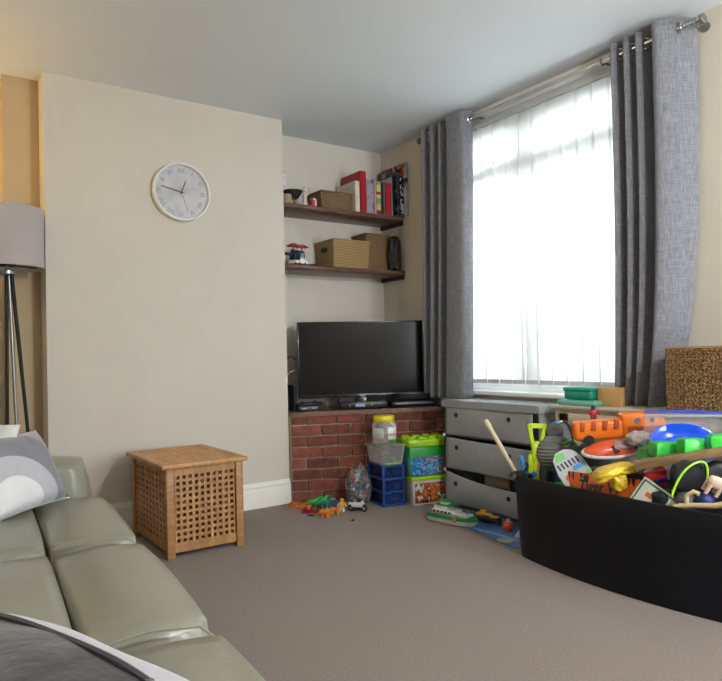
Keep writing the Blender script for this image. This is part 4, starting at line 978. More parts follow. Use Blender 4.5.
# bat / racket with blue stripe
rk = thing('toy_racket', 'dark arched racket with blue and white stripes behind the grey creature', 'racket', (2.96, 2.43, .40), (R(-8), R(18), FC))
def arch(w_, h_, n=22, z0=.1): return [(w_/2*math.cos(a), 0, z0+h_*math.sin(a)) for a in [PI*i/n for i in range(n+1)]]
q = MB(); q.tube([(.085, 0, 0)]+arch(.17, .2)+[(-.085, 0, 0)], .007, 8); q.build('frame', P_['dark'], rk)
q = MB(); q.tube([(-.092, -.01, .0)]+[(p[0]*1.13, -.01, p[2]*1.0) for p in arch(.17, .2)[12:]][::-1], .006, 8); q.build('white_stripe', P_['white_'], rk)
q = MB(); q.tube([(-.108, -.008, .0)]+[(p[0]*1.27, -.008, p[2]*1.0) for p in arch(.17, .2)[13:]][::-1], .008, 8); q.build('blue_stripe', mat('stripe_blue', '#1f86c4', .4), rk)
q = MB(); q.slab([(p[0], p[2]) for p in arch(.165, .195)]+[(-.083, 0), (.083, 0)], -.001, .001, M=Matrix.Rotation(R(90), 4, 'X')); q.build('mesh_face', mat('racket_mesh', '#6d6f73', .7), rk)
kn = thing('toy_disc', 'dark grey round toy wheel leaning on the striped racket', 'toy', (2.915, 2.365, .645), (R(80), 0, FC))
MB().lathe([(.0, -.012), (.045, -.012), (.05, -.006), (.05, .006), (.045, .012), (.02, .012), (.018, .008), (0, .008)], n=26).build('tyre', mat('wheel_grey', '#3f4145', .6), kn)
q = MB(); q.blob((.0, -.085, .0), (.05, .1, .04), .5, 5); q.build('fork', mat('fork_grey', '#4d4f53', .5), kn)
# green brick lumps low in the left end
gb = thing('toy_crocodile', 'bright green toy crocodile low between creature and lettered pack', 'toy', (2.775, 2.235, .345), (0, 0, FC+.3))
q = MB(); q.blob((0, 0, .03), (.11, .06, .06), .6, 6); q.blob((.05, -.005, .045), (.07, .05, .035), .7, 5); q.box((-.05, 0, .03), (.06, .03, .03), bevel=.01); q.build('body', P_['brightgreen'], gb)
for x in (-.03, .03): MB().blob((x, -.035, .012), (.03, .03, .024), .8, 4).build('foot', P_['brightgreen'], gb)
# navy box behind
solo('toy_box', MB().box((0, 0, .07), (.1, .06, .14), bevel=.008), P_['navy_'], 'navy blue toy box behind the bright green crocodile', 'toy box', (2.85, 2.255, .36), FC)
# lettered clear pack
pk = thing('craft_pack', 'clear rounded pack printed with blue and red lettering in the trunk', 'packet', (2.79, 2.085, .40), (R(-24), R(-27), FC)); pk.scale = (1.2, 1, 1.08)
shape = [(-.065, 0), (.055, 0), (.062, .05), (.06, .13), (.04, .175), (.012, .195), (-.03, .195), (-.055, .17), (-.068, .1)]
q = MB(); q.prism(shape, -.012, .012); q.build('pouch', clear_mat('pack_film', '#dfe5ea', .55, .2), pk)
q = MB()
rx = Matrix.Rotation(R(90), 4, 'X')
for k in range(6):
    MB().prism([(-.052+.017*k, .112), (-.044+.017*k, .112), (-.046+.017*k, .142), (-.054+.017*k, .142)], -.0136, -.0125).build('heading_stroke', P_['dark'], pk, smooth=False)
q = MB(); q.prism([(.0, .085), (.05, .085), (.052, .105), (.004, .108)], -.0136, -.0125); q.build('blue_lettering', mat('ink_blue', '#3f8fd0', .4), pk, smooth=False)
q = MB(); q.prism([(-.045, .05), (-.012, .045), (-.005, .06), (-.014, .08), (-.04, .085), (-.05, .07)], -.0136, -.0125); q.build('red_lettering', mat('ink_red', '#c8503e', .4), pk, smooth=False)
rx = Matrix.Rotation(R(90), 4, 'X')
for pg in ([(-.06, .004), (.052, .004), (.06, .07), (.01, .045), (-.06, .035)], [(-.05, .155), (-.005, .155), (.0, .185), (-.035, .188)]): MB().slab(pg, .0125, .0132, M=rx).build('green_print', bpy.data.materials.get('ink_green') or mat('ink_green', '#6fbf60', .4), pk, smooth=False)
# orange slotted launcher across the back
ol = thing('toy_truck', 'long orange toy truck body with slots across the back of the pile', 'toy vehicle', (3.0, 2.045, .622), (0, R(-4), FC-.15))
M_or = mat('orange_plastic', '#e5741c', .35, var=.05)
q = MB(); q.box((-.08, 0, .06), (.26, .1, .1), bevel=.022, seg=3); q.box((.12, 0, .075), (.19, .12, .12), bevel=.02, seg=3); q.prism([(.2, .02), (.25, .02), (.225, .13), (.2, .135)], -.055, .055); q.build('body', M_or, ol)
q = MB()
for k in range(4): q.box((-.165+.055*k, -.049, .083), (.026, .012, .05), rot=(0, R(12), 0), bevel=.005); 
q.box((.135, -.058, .05), (.17, .012, .035), bevel=.005)
q.build('slot', mat('orange_deep', '#a8431c', .5), ol)
q = MB(); q.cyl((.1, -.062, .095), (.1, -.055, .095), .016, n=14); q.build('headlamp', P_['grey_'], ol)
q = MB(); q.cyl((.17, -.064, .095), (.17, -.055, .095), .012, n=14); q.build('badge', P_['navy_'], ol)
for x in (-.14, .13): MB().cyl((x, -.05, .012), (x, .05, .012), .028, n=18).build('wheel', P_['dark'], ol)
# red figure on top
rf = figure('red toy figure with black head sitting atop the orange truck', (3.03, 2.195, .706), FC, mat('fig_red', '#b3222c', .4), mat('fig_red2', '#8e1c25', .4), P_['dark'], .085)
# silver and orange car with window
cr = thing('toy_car', 'orange and white toy car shell with clear windows mid pile', 'toy car', (2.92, 2.02, .562), (R(22), R(-3), FC+.05))
def oval(L_, Wd, n=26): return [(L_/2*math.cos(a)*(1 if math.cos(a) > 0 else 1), Wd/2*math.sin(a)) for a in [2*PI*i/n for i in range(n)]]
q = MB(); q.ring_loft([[Vector((x, y, 0)) for x, y in oval(.28, .11)], [Vector((x*1.02, y*1.05, .025)) for x, y in oval(.28, .11)], [Vector((x*.85+.01, y*.8, .05)) for x, y in oval(.28, .11)], [Vector((x*.5+.02, y*.55, .062)) for x, y in oval(.28, .11)]]); q.build('shell', mat('car_orange', '#e0592a', .3), cr)
q = MB(); q.tube([(x*1.03, y*1.08, .014) for x, y in oval(.28, .11)], .009, 8, closed=True); q.build('rim', P_['white_'], cr)
q = MB(); q.blob((.055, -.012, .052), (.12, .075, .035), .8, 6); q.build('windscreen', clear_mat('car_window', '#aab4b8', .5), cr)
MB().box((-.0, -.04, .047), (.03, .045, .012), rot=(.6, 0, .5), bevel=.004).build('dark_vent', P_['dark'], cr); MB().box((.115, -.015, .042), (.035, .04, .01), rot=(.2, .3, .2), bevel=.004).build('dark_vent', P_['dark'], cr)
# grey-green cloth & pale lump
cl = solo('grey_cloth', MB().blob((0, 0, .0), (.24, .13, .12), .7, 9, noise=.1, seed=8), mat('cloth_grey', '#5b6260', .9, bump=.5, bscale=30), 'grey green cloth bundled between the creature and orange car', 'cloth', (2.98, 2.2, .525), FC)
solo('soft_toy', MB().blob((0, 0, .0), (.115, .09, .075), .8, 8, noise=.08, seed=2), mat('plush_pale', '#b7aaa4', .95, bump=.6, bscale=60), 'pale plush lump under the right end of the orange truck', 'soft toy', (2.965, 1.895, .645), FC)
# black gun with white sticker
bg = thing('toy_rifle', 'black toy rifle with white sticker lying across the middle', 'toy gun', (2.84, 1.985, .47), (R(10), R(-12), FC))
q = MB(); q.box((0, 0, 0), (.24, .04, .055), bevel=.01); q.cyl((.1, 0, .01), (.2, 0, .015), .015, n=14); q.box((-.05, 0, -.045), (.03, .03, .06), rot=(0, .3, 0), bevel=.006); q.build('body', mat('gun_grey', '#2c3033', .5), bg)
MB().box((-.02, -.021, .012), (.024, .003, .022)).build('sticker', P_['white_'], bg); MB().tube([(-.05, -.022, .0), (.02, -.022, .02), (.1, -.022, .02)], .004, 6).build('side_line', P_['grey_'], bg)
# tan plank
wp = solo('wooden_plank', MB().box((0, 0, 0), (.62, .045, .04), bevel=.004), wood_mat('plank_wood', '#6e5536', '#93764f', .6, (3, 20, 20)), 'long tan wooden plank sloping across the right of the pile', 'plank', (2.87, 1.50, .628), (0, R(-12), FC-.35))
# blue zip bag with blue dish
bz = thing('swim_bag', 'clear zip bag with blue edges propped on the pile', 'bag', (3.02, 1.685, .61), (R(-14), 0, FC-.2))
q = MB(); q.prism([(-.19, 0), (.2, 0), (.215, .165), (-.17, .175)], -.012, .012); q.build('film', M_bag, bz)
q = MB(); q.tube([(-.17, 0, .175), (.03, 0, .178), (.215, 0, .165)], .009, 8); q.box((.2, 0, .085), (.035, .028, .16), bevel=.006); q.build('blue_edge', mat('edge_blue', '#2340a8', .35), bz)
q = MB(); q.box((.0, -.013, .155), (.36, .004, .012)); q.build('zip', P_['grey_'], bz)
bd = thing('blue_boat', 'shiny blue plastic dish leaning in front of the zip bag', 'dish', (2.955, 1.655, .645), (R(58), R(4), FC-.1))
q = MB(); q.lathe([(.0, -.03), (.08, -.026), (.13, -.006), (.155, .012), (.158, .016), (.15, .016), (.12, .0), (.07, -.018), (0, -.022)], n=40, M=Matrix.Diagonal((1.0, .62, 1, 1))); q.build('hull', mat('blue_gloss', '#1f4fd0', .15), bd)
q = MB(); q.blob((0, 0, -.008), (.17, .08, .02), .8, 6); q.build('inner_dome', bpy.data.materials['blue_gloss'], bd)
solo('red_pot', MB().lathe([(0, 0), (.028, 0), (.036, .05), (.032, .05), (.025, .006), (0, .006)], n=20), mat('pot_crimson', '#b01a3e', .35), 'crimson plastic cup under the left side of the blue dish', 'cup', (2.92, 1.785, .565), (R(70), 0, FC))
def gbrick(label, loc, rz, L_, tilt=0):
    t = thing('toy_brick', label, 'toy brick', loc, (0, tilt, rz)); q = MB(); q.box((0, 0, 0), (L_, .07, .062), bevel=.007); q.build('block', P_['brightgreen'], t)
    MB().box((0, 0, .0325), (L_*.8, .05, .004), bevel=.001).build('top_plate', P_['brightgreen'], t)
gbrick('long bright green toy brick left on top of the plank', (2.86, 1.69, .626), FC+.15, .135, R(3))
gbrick('short bright green toy brick in front of the blue dish', (2.865, 1.575, .652), FC+.1, .105, R(2))
gbrick('bright green toy brick at far right beyond the blue dish', (2.93, 1.462, .675), FC-.2, .13, R(-4))
gs = solo('green_slime', MB().blob((0, 0, 0), (.12, .09, .1), .7, 8, noise=.1, seed=6), clear_mat('green_clear', '#4fbf63', .75), 'translucent green lump beside the long green brick', 'toy', (2.9, 1.79, .58), FC)
# red & blue figure toy
rb = thing('toy_robot', 'red and navy toy robot lying below the plank', 'toy robot', (2.81, 1.715, .475), (R(20), R(-15), FC))
q = MB(); q.box((0, 0, .05), (.1, .05, .045), bevel=.014); q.blob((.02, 0, -.0), (.055, .05, .04), .8, 5); q.build('armour', mat('robot_red', '#b5262c', .35), rb)
q = MB(); q.box((0, 0, .015), (.1, .045, .04), bevel=.01); q.box((-.035, 0, -.02), (.03, .035, .04), bevel=.008); q.build('body', P_['navy_'], rb)
# lime rimmed net
nt_ = thing('bug_net', 'black net with a bent lime rim at right of the pile', 'net', (2.742, 1.51, .535), (0, 0, FC))
rimp = [(-.088, 0, -.075), (-.065, 0, -.02), (-.03, 0, .03), (.015, 0, .062), (.05, 0, .066), (.066, 0, .045), (.066, 0, .0), (.06, 0, -.03)]
MB().tube(smooth3(rimp), .005, 8).build('rim', mat('lime_rim', '#9fd32a', .35), nt_)
q = MB(); q.blob((.005, .045, .0), (.15, .06, .13), .7, 7, noise=.06, seed=9); q.build('mesh', mat('net_black', '#1c2022', .9), nt_)
# dark odds and ends at right
for i, (lab, loc, d_, c_, rt) in enumerate((
    ('black crumpled toy under the lime rimmed net', (2.80, 1.545, .43), (.14, .1, .07), '#17191d', .2),
    ('black toy glove between white card and net', (2.775, 1.66, .42), (.12, .09, .08), '#1c2026', .6),
    ('black padded toy shield behind the net', (2.93, 1.47, .53), (.2, .09, .12), '#15171a', -.2),
    ('navy padded bag at far right of the trunk', (2.85, 1.355, .47), (.13, .1, .16), '#1c2550', .1),
    ('dark indigo ball with red patch near the right', (2.765, 1.468, .445), (.075, .07, .07), '#23286a', 0),
    ('grey dome shaped toy behind the ivory bone', (2.755, 1.545, .425), (.09, .08, .09), '#4a5058', 0))):
    solo(('crumpled_toy', 'toy_glove', 'toy_shield', 'padded_bag', 'toy_ball', 'toy_dome')[i], MB().blob((0, 0, 0), d_, .7 if i < 4 else 1, 7, noise=.07 if i < 4 else 0, seed=i), mat('dark_toy_%d' % i, c_, .5), lab, 'toy', loc, FC+rt)
cw = thing('toy_cow', 'pale pink toy animal at right end of the pile', 'toy animal', (2.765, 1.435, .50), (R(25), R(20), FC))
q = MB(); q.blob((0, 0, .03), (.075, .045, .05), .7, 6); q.blob((.04, 0, .055), (.04, .035, .035), .8, 5); q.build('body', mat('toy_pink', '#d3b9a6', .6), cw)
for x, s in ((-.025, -1), (-.025, 1), (.02, -1), (.02, 1)): MB().tube([(x, s*.014, .02), (x, s*.016, -.025)], [.01, .008], 8).build('leg', bpy.data.materials['toy_pink'], cw)
bo = thing('toy_bone', 'ivory toy bone lying along the front rim at right', 'toy bone', (2.70, 1.45, .432), (0, R(-8), R(-80)))
q = MB(); q.tube([(-.09, 0, 0), (-.03, 0, .004), (.05, 0, .002), (.12, 0, .012)], [.012, .011, .012, .014], 10); q.tube([(-.06, 0, 0), (-.05, .0, .045), (-.02, 0, .06), (.0, 0, .05)], .01, 8); q.blob((-.1, 0, -.004), (.04, .03, .026), .9, 5); q.blob((.125, 0, .025), (.05, .03, .045), .9, 5); q.build('bone', mat('ivory', '#cbb98a', .5), bo)
solo('orange_peg', MB().blob((0, 0, 0), (.04, .035, .03), .8, 5), P_['orange'], 'tiny orange toy peg at the corner of the white card', 'toy', (2.70, 1.565, .408), FC)
# tiger book
tg = thing('picture_book', 'orange picture book with black tiger stripes reading Tiger in the trunk', 'book', (2.722, 1.955, .35), (R(-14), R(-2), R(-90)))
W2, H2 = .41, .138
MB().box((0, 0, H2/2), (W2, .012, H2), bevel=.002).build('cover', mat('tiger_orange', '#cf5f18', .35), tg)
q = MB(); rx = Matrix.Rotation(R(90), 4, 'X')
rr = random.Random(3)
for x in (-.19, -.165, -.12, -.08, .1, .135, .165):
    w0 = rr.uniform(.008, .016); l0 = rr.uniform(.03, .055)
    MB().slab([(x, H2-.002), (x+w0, H2-.002), (x+w0*1.2, H2-l0*.5), (x+w0*.3+.008, H2-l0), (x+.002, H2-l0*.55)], .0062, .0068, M=rx).build('stripe', P_['dark'], tg, smooth=False)
for x, l0 in ((-.2, .1), (-.165, .08)): MB().slab([(x, .0), (x+.014, 0), (x+.02, l0*.6), (x+.006, l0), (x-.001, l0*.5)], .0062, .0068, M=rx).build('stripe', P_['dark'], tg, smooth=False)

q = MB(); q.text('Tiger W', .066, Matrix.Translation((-.005, -.0068, .078)) @ rx, .0004, bold=.0016); q.build('title', P_['dark'], tg, smooth=False)
# gold crumpled fabric
gf = thing('gold_trophy', 'crumpled shiny gold mushroom shaped toy on the tiger book', 'toy', (2.705, 1.835, .462), (R(8), R(-14), FC))
M_gold = mat('gold_foil', '#d8b62e', .3, .35, bump=.9, bscale=55)
def capfn(p): return Vector((p.x, p.y, p.z-1.6*p.x*p.x))
MB().blob((0, 0, .075), (.225, .1, .05), .75, 10, noise=.09, seed=5, fn=capfn).build('cap', M_gold, gf)
MB().blob((0, -.01, .025), (.075, .06, .09), .55, 8, noise=.09, seed=12).build('stem', M_gold, gf)
# white card with green border
wc = thing('game_card', 'white game board card with green border leaning at the trunk front', 'game board', (2.70, 1.69, .305), (R(-16), R(30), R(-84)))
W3, H3 = .26, .17
MB().box((0, 0, H3/2), (W3, .006, H3)).build('board', mat('card_white', '#d5d6d0', .5), wc)
q = MB()
for a, b_, c, d in ((-W3/2+.006, W3/2-.006, H3-.016, H3-.008), (-W3/2+.006, -W3/2+.014, .006, H3-.008), (W3/2-.014, W3/2-.006, .006, H3-.008), (-W3/2+.006, W3/2-.006, .006, .014)): q.box(((a+b_)/2, -.0034, (c+d)/2), (b_-a, .001, d-c))
q.build('border', mat('border_green', '#2f7d4a', .5), wc, smooth=False)
q = MB(); q.box((.045, -.0034, .095), (.012, .001, .026)); q.box((.062, -.0034, .095), (.012, .001, .026)); q.box((.028, -.0034, .095), (.01, .001, .022)); q.box((-.02, -.0034, .075), (.02, .001, .004)); q.build('print', P_['dark'], wc, smooth=False)
MB().box((-.07, -.0034, .11), (.03, .001, .022)).build('orange_print', P_['orange'], wc, smooth=False)
solo('toy_lump', MB().blob((0, 0, 0), (.16, .12, .1), .7, 8, noise=.08, seed=31), mat('lump_olive', '#3b3a34', .8), 'dark olive cloth toy behind the gold mushroom', 'toy', (2.83, 1.84, .475), FC)

# ------------------------------------------------------------------ sofa
M_lea = mat('sage_leather', '#8b8a7b', .33, var=.06, scale=5, bump=.1, bscale=45, coat=.1)
sf = thing('sofa', 'long sage green leather sofa along the left wall', 'sofa', (.69, 2.5, 0), (0, 0, R(-5)))
# local: +x towards the room, y along the sofa; front at x = 0
def puff(mb, x0, x1, y0, y1, z0, z1, w=.35, n=9, crown=.02, noise=.008, seed=0, fn=None):
    hx, hy = (x1-x0)/2, (y1-y0)/2
    def f(p):
        k = max(0, p.z)/((z1-z0)/2)
        q_ = Vector((p.x, p.y, p.z+crown*k*(1-(p.x/hx)**2)*(1-(p.y/hy)**2)))
        return fn(q_) if fn else q_
    mb.blob(((x0+x1)/2, (y0+y1)/2, (z0+z1)/2), (x1-x0, y1-y0, z1-z0), w, n, noise=noise, seed=seed, fn=f)
ys = [(-1.86, -.945), (-.935, -.02), (-.01, .905)]
q = MB(); q.box((-.5, -.48, .17), (.88, 2.85, .24), bevel=.03); q.build('base', M_lea, sf)
for i, (a, b_) in enumerate(ys):
    q = MB(); puff(q, -.29, .035, a, b_, .1, .45, .28, 12, .02, .006, i); q.build('front_roll', M_lea, sf, ang=80)
    q = MB(); puff(q, -.82, -.27, a, b_, .2, .445, .22, 12, .03, .006, i+5); q.build('seat', M_lea, sf, ang=80)
    q = MB(); puff(q, -1.06, -.76, a, b_, .36, .98, .35, 10, .0, .006, i+9); q.build('backrest', M_lea, sf, ang=80)
for a, b_ in ((.91, 1.21), (-2.14, -1.87)):
    q = MB(); puff(q, -1.0, .0, a, b_, .06, .625, .3, 12, .015, .004, 3); q.build('arm', M_lea, sf, ang=80)
for a in (-.94, -.015):
    MB().tube([(-.27, a, .442), (-.14, a, .456), (-.02, a, .441), (.03, a, .395), (.036, a, .3)], .0035, 6).build('seam_piping', M_lea, sf)
for x in (-.1, -.9):
    for yy in (-1.95, 1.0): MB().cyl((x, yy, 0), (x, yy, .06), .03, .025, 14).build('foot', M_matt, sf)

# ------------------------------------------------------------------ cushions
def pillow_mesh(w_, h_, t_, n=22, pinch=.06, sy=1):
    m = MB()
    def surf(sgn):
        def fn(u, v):
            x, y = 2*u-1, 2*v-1
            e = (max(0, 1-abs(x)**3)*max(0, 1-abs(y)**3))**.55
            k = 1-pinch*(1-abs(x)**2)*abs(y)**2; k2 = 1-pinch*(1-abs(y)**2)*abs(x)**2
            return Vector((x*w_/2*k2, y*h_/2*k, sgn*(t_/2)*e + .004*math.sin(7*x+3*y)*e))
        return fn
    m.grid(surf(1), n, n); m.grid(surf(-1), n, n)
    bmesh.ops.remove_doubles(m.bm, verts=m.bm.verts, dist=.0008)
    return m
def band_pillow():
    m = mat('banded_velvet', '#cfcfd2', .85, sheen=.3); nt = m.node_tree; L = nt.links; b = nt.nodes['Principled BSDF']
    tc = nd(nt, 'ShaderNodeTexCoord'); mp = nd(nt, 'ShaderNodeMapping'); mp.inputs['Location'].default_value = (.10, .19, 0); L.new(tc.outputs['Object'], mp.inputs['Vector'])
    ln = nd(nt, 'ShaderNodeVectorMath', operation='LENGTH')
    sx = nd(nt, 'ShaderNodeSeparateXYZ'); cx_ = nd(nt, 'ShaderNodeCombineXYZ'); L.new(mp.outputs[0], sx.inputs[0]); L.new(sx.outputs['X'], cx_.inputs['X']); L.new(sx.outputs['Y'], cx_.inputs['Y']); L.new(cx_.outputs[0], ln.inputs[0])
    rp = nd(nt, 'ShaderNodeValToRGB'); cr_ = rp.color_ramp; cr_.interpolation = 'CONSTANT'
    cr_.elements[0].color = lin('#dadadd'); cr_.elements[1].color = lin('#b4b4ba'); cr_.elements[1].position = .16; cr_.elements.new(.25).color = lin('#7e7e87'); cr_.elements.new(.39).color = lin('#9a9aa2')
    L.new(ln.outputs['Value'], rp.inputs['Fac']); L.new(rp.outputs[0], b.inputs['Base Color'])
    n2 = nd(nt, 'ShaderNodeTexNoise', Scale=9.0, Detail=3.0); L.new(tc.outputs['Object'], n2.inputs['Vector']); bp = nd(nt, 'ShaderNodeBump', Strength=.5, Distance=.02); L.new(n2.outputs['Fac'], bp.inputs['Height']); L.new(bp.outputs[0], b.inputs['Normal'])
    return m
e_ = Vector((.72, .694, 0)); nrm_h = Vector((-.694, .72, 0)); tilt = R(62)
up_ = (nrm_h*math.cos(tilt)+Vector((0, 0, 1))*math.sin(tilt)).normalized(); zf = e_.cross(up_)
Bc = Vector((.615, 3.265, .47))
PW, PH = .50, .35
ctr = Bc-e_*PW/2+up_*PH/2
c1 = thing('cushion', 'grey and white banded velvet cushion leaning against the far sofa arm', 'cushion', ctr, Matrix((e_, up_, zf)).transposed().to_euler())
pillow_mesh(PW, PH, .15).build('cover', band_pillow(), c1, ang=180)
MB().tube([(-PW/2, -PH/2, 0), (-PW/4, -PH/2*.965, 0), (0, -PH/2*.945, 0), (PW/4, -PH/2*.965, 0), (PW/2, -PH/2, 0)], .004, 6).build('seam', mat('seam_grey', '#9a9aa0', .8), c1)
c2 = thing('cushion', 'plain white cushion behind the banded one at sofa back', 'cushion', (.20, 3.30, .64), (R(75), R(5), R(-35)))
pillow_mesh(.42, .42, .14).build('cover', mat('white_velvet', '#d6d6d6', .9, sheen=.3, bump=.3, bscale=12), c2, ang=180)
MB().tube([(-.2, .198, 0), (0, .186, 0), (.2, .198, 0)], .004, 6).build('seam', M_white, c2)
# near cushion lying back side up
ev = Vector((.23, -.50, -.03)).normalized(); wv = Vector((-.88, -.42, -.02)); wv = (wv-ev*wv.dot(ev)).normalized(); zv = ev.cross(-wv)
if zv.z < 0: ev = -ev; zv = ev.cross(-wv)
mid = Vector((.285, 1.175, .594))
NW, NH = .58, .46
c3 = thing('cushion', 'dark grey zipped cushion with white edge lying on the near sofa seat', 'cushion', mid+wv*NH/2, Matrix((ev, -wv, zv)).transposed().to_euler())
def near_mat():
    m = mat('two_tone_velvet', '#2a2a2e', .85, sheen=.4); nt = m.node_tree; L = nt.links; b = nt.nodes['Principled BSDF']
    tc = nd(nt, 'ShaderNodeTexCoord'); sx = nd(nt, 'ShaderNodeSeparateXYZ'); L.new(tc.outputs['Object'], sx.inputs[0])
    ab = nd(nt, 'ShaderNodeMath', operation='GREATER_THAN'); ab.inputs[1].default_value = NH/2-.095; L.new(sx.outputs['Y'], ab.inputs[0])
    lo = nd(nt, 'ShaderNodeMath', operation='LESS_THAN'); lo.inputs[1].default_value = -.004; L.new(sx.outputs['Z'], lo.inputs[0])
    mxx = nd(nt, 'ShaderNodeMath', operation='MAXIMUM'); L.new(ab.outputs[0], mxx.inputs[0]); L.new(lo.outputs[0], mxx.inputs[1])
    nz = nd(nt, 'ShaderNodeTexNoise', Scale=14.0, Detail=4.0); L.new(tc.outputs['Object'], nz.inputs['Vector'])
    r1 = nd(nt, 'ShaderNodeValToRGB'); r1.color_ramp.elements[0].color = lin('#242428'); r1.color_ramp.elements[1].color = lin('#414147'); r1.color_ramp.elements[0].position = .35; r1.color_ramp.elements[1].position = .7; L.new(nz.outputs['Fac'], r1.inputs['Fac'])
    r2 = nd(nt, 'ShaderNodeValToRGB'); r2.color_ramp.elements[0].color = lin('#a9a8b3'); r2.color_ramp.elements[1].color = lin('#bdbcc6'); L.new(nz.outputs['Fac'], r2.inputs['Fac'])
    mx = nd(nt, 'ShaderNodeMix', data_type='RGBA'); L.new(mxx.outputs[0], mx.inputs[0]); L.new(r1.outputs[0], mx.inputs[6]); L.new(r2.outputs[0], mx.inputs[7]); L.new(mx.outputs[2], b.inputs['Base Color'])
    bp = nd(nt, 'ShaderNodeBump', Strength=.4, Distance=.02); L.new(nz.outputs['Fac'], bp.inputs['Height']); L.new(bp.outputs[0], b.inputs['Normal'])
    return m
pillow_mesh(NW, NH, .17, 26).build('cover', near_mat(), c3, ang=180)
def pz(x, y):
    X, Y = x/(NW/2), y/(NH/2); e = (max(0, 1-abs(X)**3)*max(0, 1-abs(Y)**3))**.55; return .085*e
zy = NH/2-.098
MB().tube([(x, zy, pz(x, zy)+.001) for x in [-.2+.4*i/16 for i in range(17)]], .0055, 6).build('zip', mat('zip_grey', '#4a4b52', .4), c3)
s_ = .2*(1 if ev.y < 0 else -1)
MB().box((s_, zy, pz(s_, zy)+.003), (.018, .009, .005), bevel=.002).build('zip_pull', M_steel, c3)

# ------------------------------------------------------------------ floor lamp
fl = thing('floor_lamp', 'tripod floor lamp with grey drum shade in the left alcove', 'lamp', (.495, 4.3, 0))
SZ0, SZ1, SR = 1.64, 1.985, .2
q = MB(); n = 48
q.ring_loft([[Vector((SR*math.cos(2*PI*k/n), SR*math.sin(2*PI*k/n), z)) for k in range(n)] for z in (SZ0, SZ1)]+[[Vector(((SR-.003)*math.cos(2*PI*k/n), (SR-.003)*math.sin(2*PI*k/n), z)) for k in range(n)] for z in (SZ1, SZ0)]+[[Vector((SR*math.cos(2*PI*k/n), SR*math.sin(2*PI*k/n), SZ0)) for k in range(n)]], True, False, False)
q.build('shade', mat('shade_grey', '#b1a8a7', .85, var=.03), fl)
q = MB()
for k in range(3): a = 2*PI*k/3+.5; q.cyl((0, 0, SZ0+.02), ((SR-.004)*math.cos(a), (SR-.004)*math.sin(a), SZ0+.02), .004, n=8)
q.lathe([(.05, SZ0+.012), (.05, SZ0+.024)], n=20); q.build('shade_ring', M_matt, fl)
q = MB(); q.cyl((0, 0, 1.6), (0, 0, SZ0+.06), .014, n=14); q.lathe([(.045, 1.6), (.05, 1.605), (.05, 1.625), (.02, 1.632)], n=20); q.build('stem', M_steel, fl)
for k, (dx, dy, m_) in enumerate(((.1, -.03, M_matt), (-.015, -.075, M_matt), (.045, .02, M_steel))):
    MB().cyl((dx*.25, dy*.25, 1.605), (dx*1.5, dy*1.2, 0), .011, .009, 12).build('leg', m_, fl)
MB().blob((0, 0, SZ0+.13), (.06, .06, .1), 1, 6).build('bulb', (lambda m: m)(mat('bulb_white', '#f4ead2', .3)), fl)


# ------------------------------------------------------------------ light
W = bpy.data.worlds.new('sky'); sc.world = W; W.use_nodes = True
nt = W.node_tree; bgn = nt.nodes['Background']; bgn.inputs['Color'].default_value = (.82, .92, 1, 1); bgn.inputs['Strength'].default_value = 17.5
def light(name, kind, loc, energy, color=(1, 1, 1), rot=(0, 0, 0), **kw):
    d = bpy.data.lights.new(name, kind); d.energy = energy; d.color = color
    for k, v in kw.items(): setattr(d, k, v)
    o = bpy.data.objects.new(name, d); COL.objects.link(o); o.location = loc; o.rotation_euler = rot; return o
p1 = light('window_portal', 'AREA', (XW+.2, (WY0+WY1)/2, (WZ0+WZ1)/2), 1, rot=(0, R(90), 0), shape='RECTANGLE', size=WZ1-WZ0, size_y=WY1-WY0); p1.data.cycles.is_portal = True
p2 = light('added_door_portal', 'AREA', ((BX0+BX1)/2, YB-.16, BZ1/2), 1, rot=(R(90), 0, 0), shape='RECTANGLE', size=BX1-BX0, size_y=BZ1); p2.data.cycles.is_portal = True
light('added_sconce_bulb', 'POINT', (-.42, 4.25, 2.16), 12, (1, .66, .28), shadow_soft_size=.03)  # unseen warm lamp added to light the left alcove

sn = thing('added_sconce', 'added unseen brass uplighter for the warm left alcove glow', 'added wall light', (XL, 4.25, 2.0))
MB().box((.008, 0, .02), (.016, .08, .12), bevel=.004).build('backplate', M_steel, sn)
MB().tube([(.01, 0, 0), (.08, 0, -.01), (.13, 0, .03), (.13, 0, .06)], .008, 8).build('arm', M_steel, sn)
MB().lathe([(.02, .055), (.05, .08), (.075, .13), (.072, .13), (.047, .083), (.0, .062)], c=(.13, 0, 0), n=24).build('shade', mat('sconce_glass', '#e6d5b0', .4), sn)
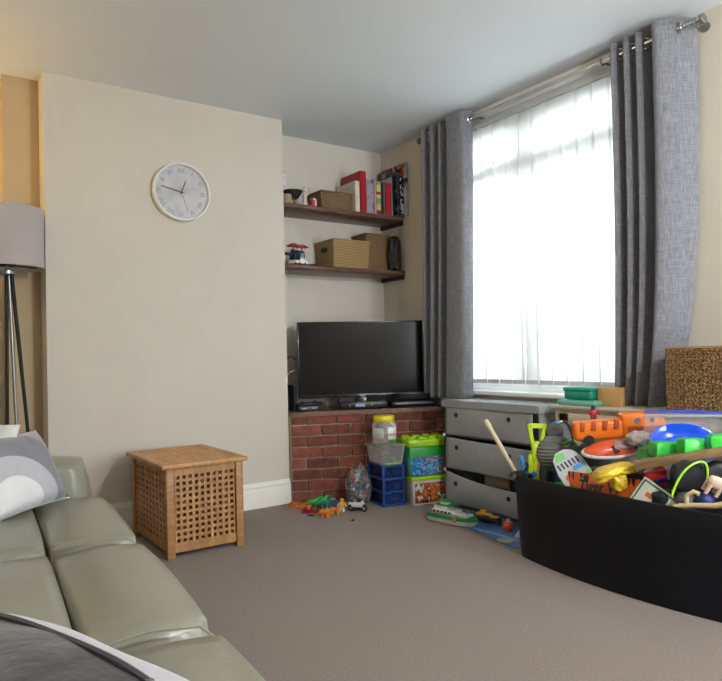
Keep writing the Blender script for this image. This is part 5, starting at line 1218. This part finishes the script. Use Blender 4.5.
# added fill light: an unseen opal globe pendant behind the viewer
pe = thing('fill_pendant', 'added opal globe pendant unseen behind the viewer as fill light', 'added fill light', (2.1, -.35, 0))
MB().lathe([(.05, ZC), (.05, ZC-.03), (.012, ZC-.045)], n=24).build('ceiling_rose', M_white, pe)
MB().cyl((0, 0, ZC-.04), (0, 0, 2.56), .004, n=8).build('cord', M_white, pe)
MB().lathe([(.02, 2.53), (.03, 2.545), (.03, 2.575), (.01, 2.585)], n=20).build('gallery', M_steel, pe)
gm = mat('opal_glass', '#f4f2ea', .3); gm.node_tree.nodes['Principled BSDF'].inputs['Emission Color'].default_value = (1, .95, .87, 1); gm.node_tree.nodes['Principled BSDF'].inputs['Emission Strength'].default_value = 3
gl = MB().blob((0, 0, 2.40), (.28, .28, .28), 1, 10).build('globe', gm, pe); gl.visible_shadow = True
light('fill_pendant_bulb', 'POINT', (2.1, -.35, 2.2), 100, (1, .985, .96), shadow_soft_size=.05)

# ------------------------------------------------------------------ camera
f_px = 658.26; yaw, pitch, roll = R(55.195), R(1.068), R(-1.378)
F = Vector((math.cos(yaw)*math.cos(pitch), math.sin(yaw)*math.cos(pitch), math.sin(pitch)))
r0 = Vector((math.sin(yaw), -math.cos(yaw), 0)); u0 = r0.cross(F)
rv = math.cos(roll)*r0+math.sin(roll)*u0; uv = -math.sin(roll)*r0+math.cos(roll)*u0
cam = bpy.data.cameras.new('camera'); co = bpy.data.objects.new('camera', cam); COL.objects.link(co)
co.matrix_world = Matrix.Translation((0, 0, 1.1)) @ Matrix((rv, uv, -F)).transposed().to_4x4()
cam.sensor_fit = 'HORIZONTAL'; cam.sensor_width = 36; cam.lens = f_px*36/722; cam.clip_start = .02
sc.camera = co
for o in list(COL.objects):
    n = o.name.split('.')[0]
    g = {'cushion': 'cushions on the sofa', 'curtain': 'curtains at the window', 'wall_shelf': 'alcove shelves', 'basket': 'wicker baskets on the alcove shelves', 'book': 'books and magazines on the upper shelf',
         'magazine': 'books and magazines on the upper shelf', 'box_file': 'books and magazines on the upper shelf', 'toy_brick': 'bright green bricks on the pile', 'toy_dinosaur': 'toys strewn on the carpet', 'toy_fence': 'toys strewn on the carpet', 'cable': 'cables behind the television'}.get(n)
    if g and o.parent is None and 'category' in o: o['group'] = g
sc.view_settings.view_transform = 'Standard'; sc.view_settings.look = 'None'; sc.view_settings.gamma = 1; sc.view_settings.exposure = .75
sc.view_settings.use_curve_mapping = False
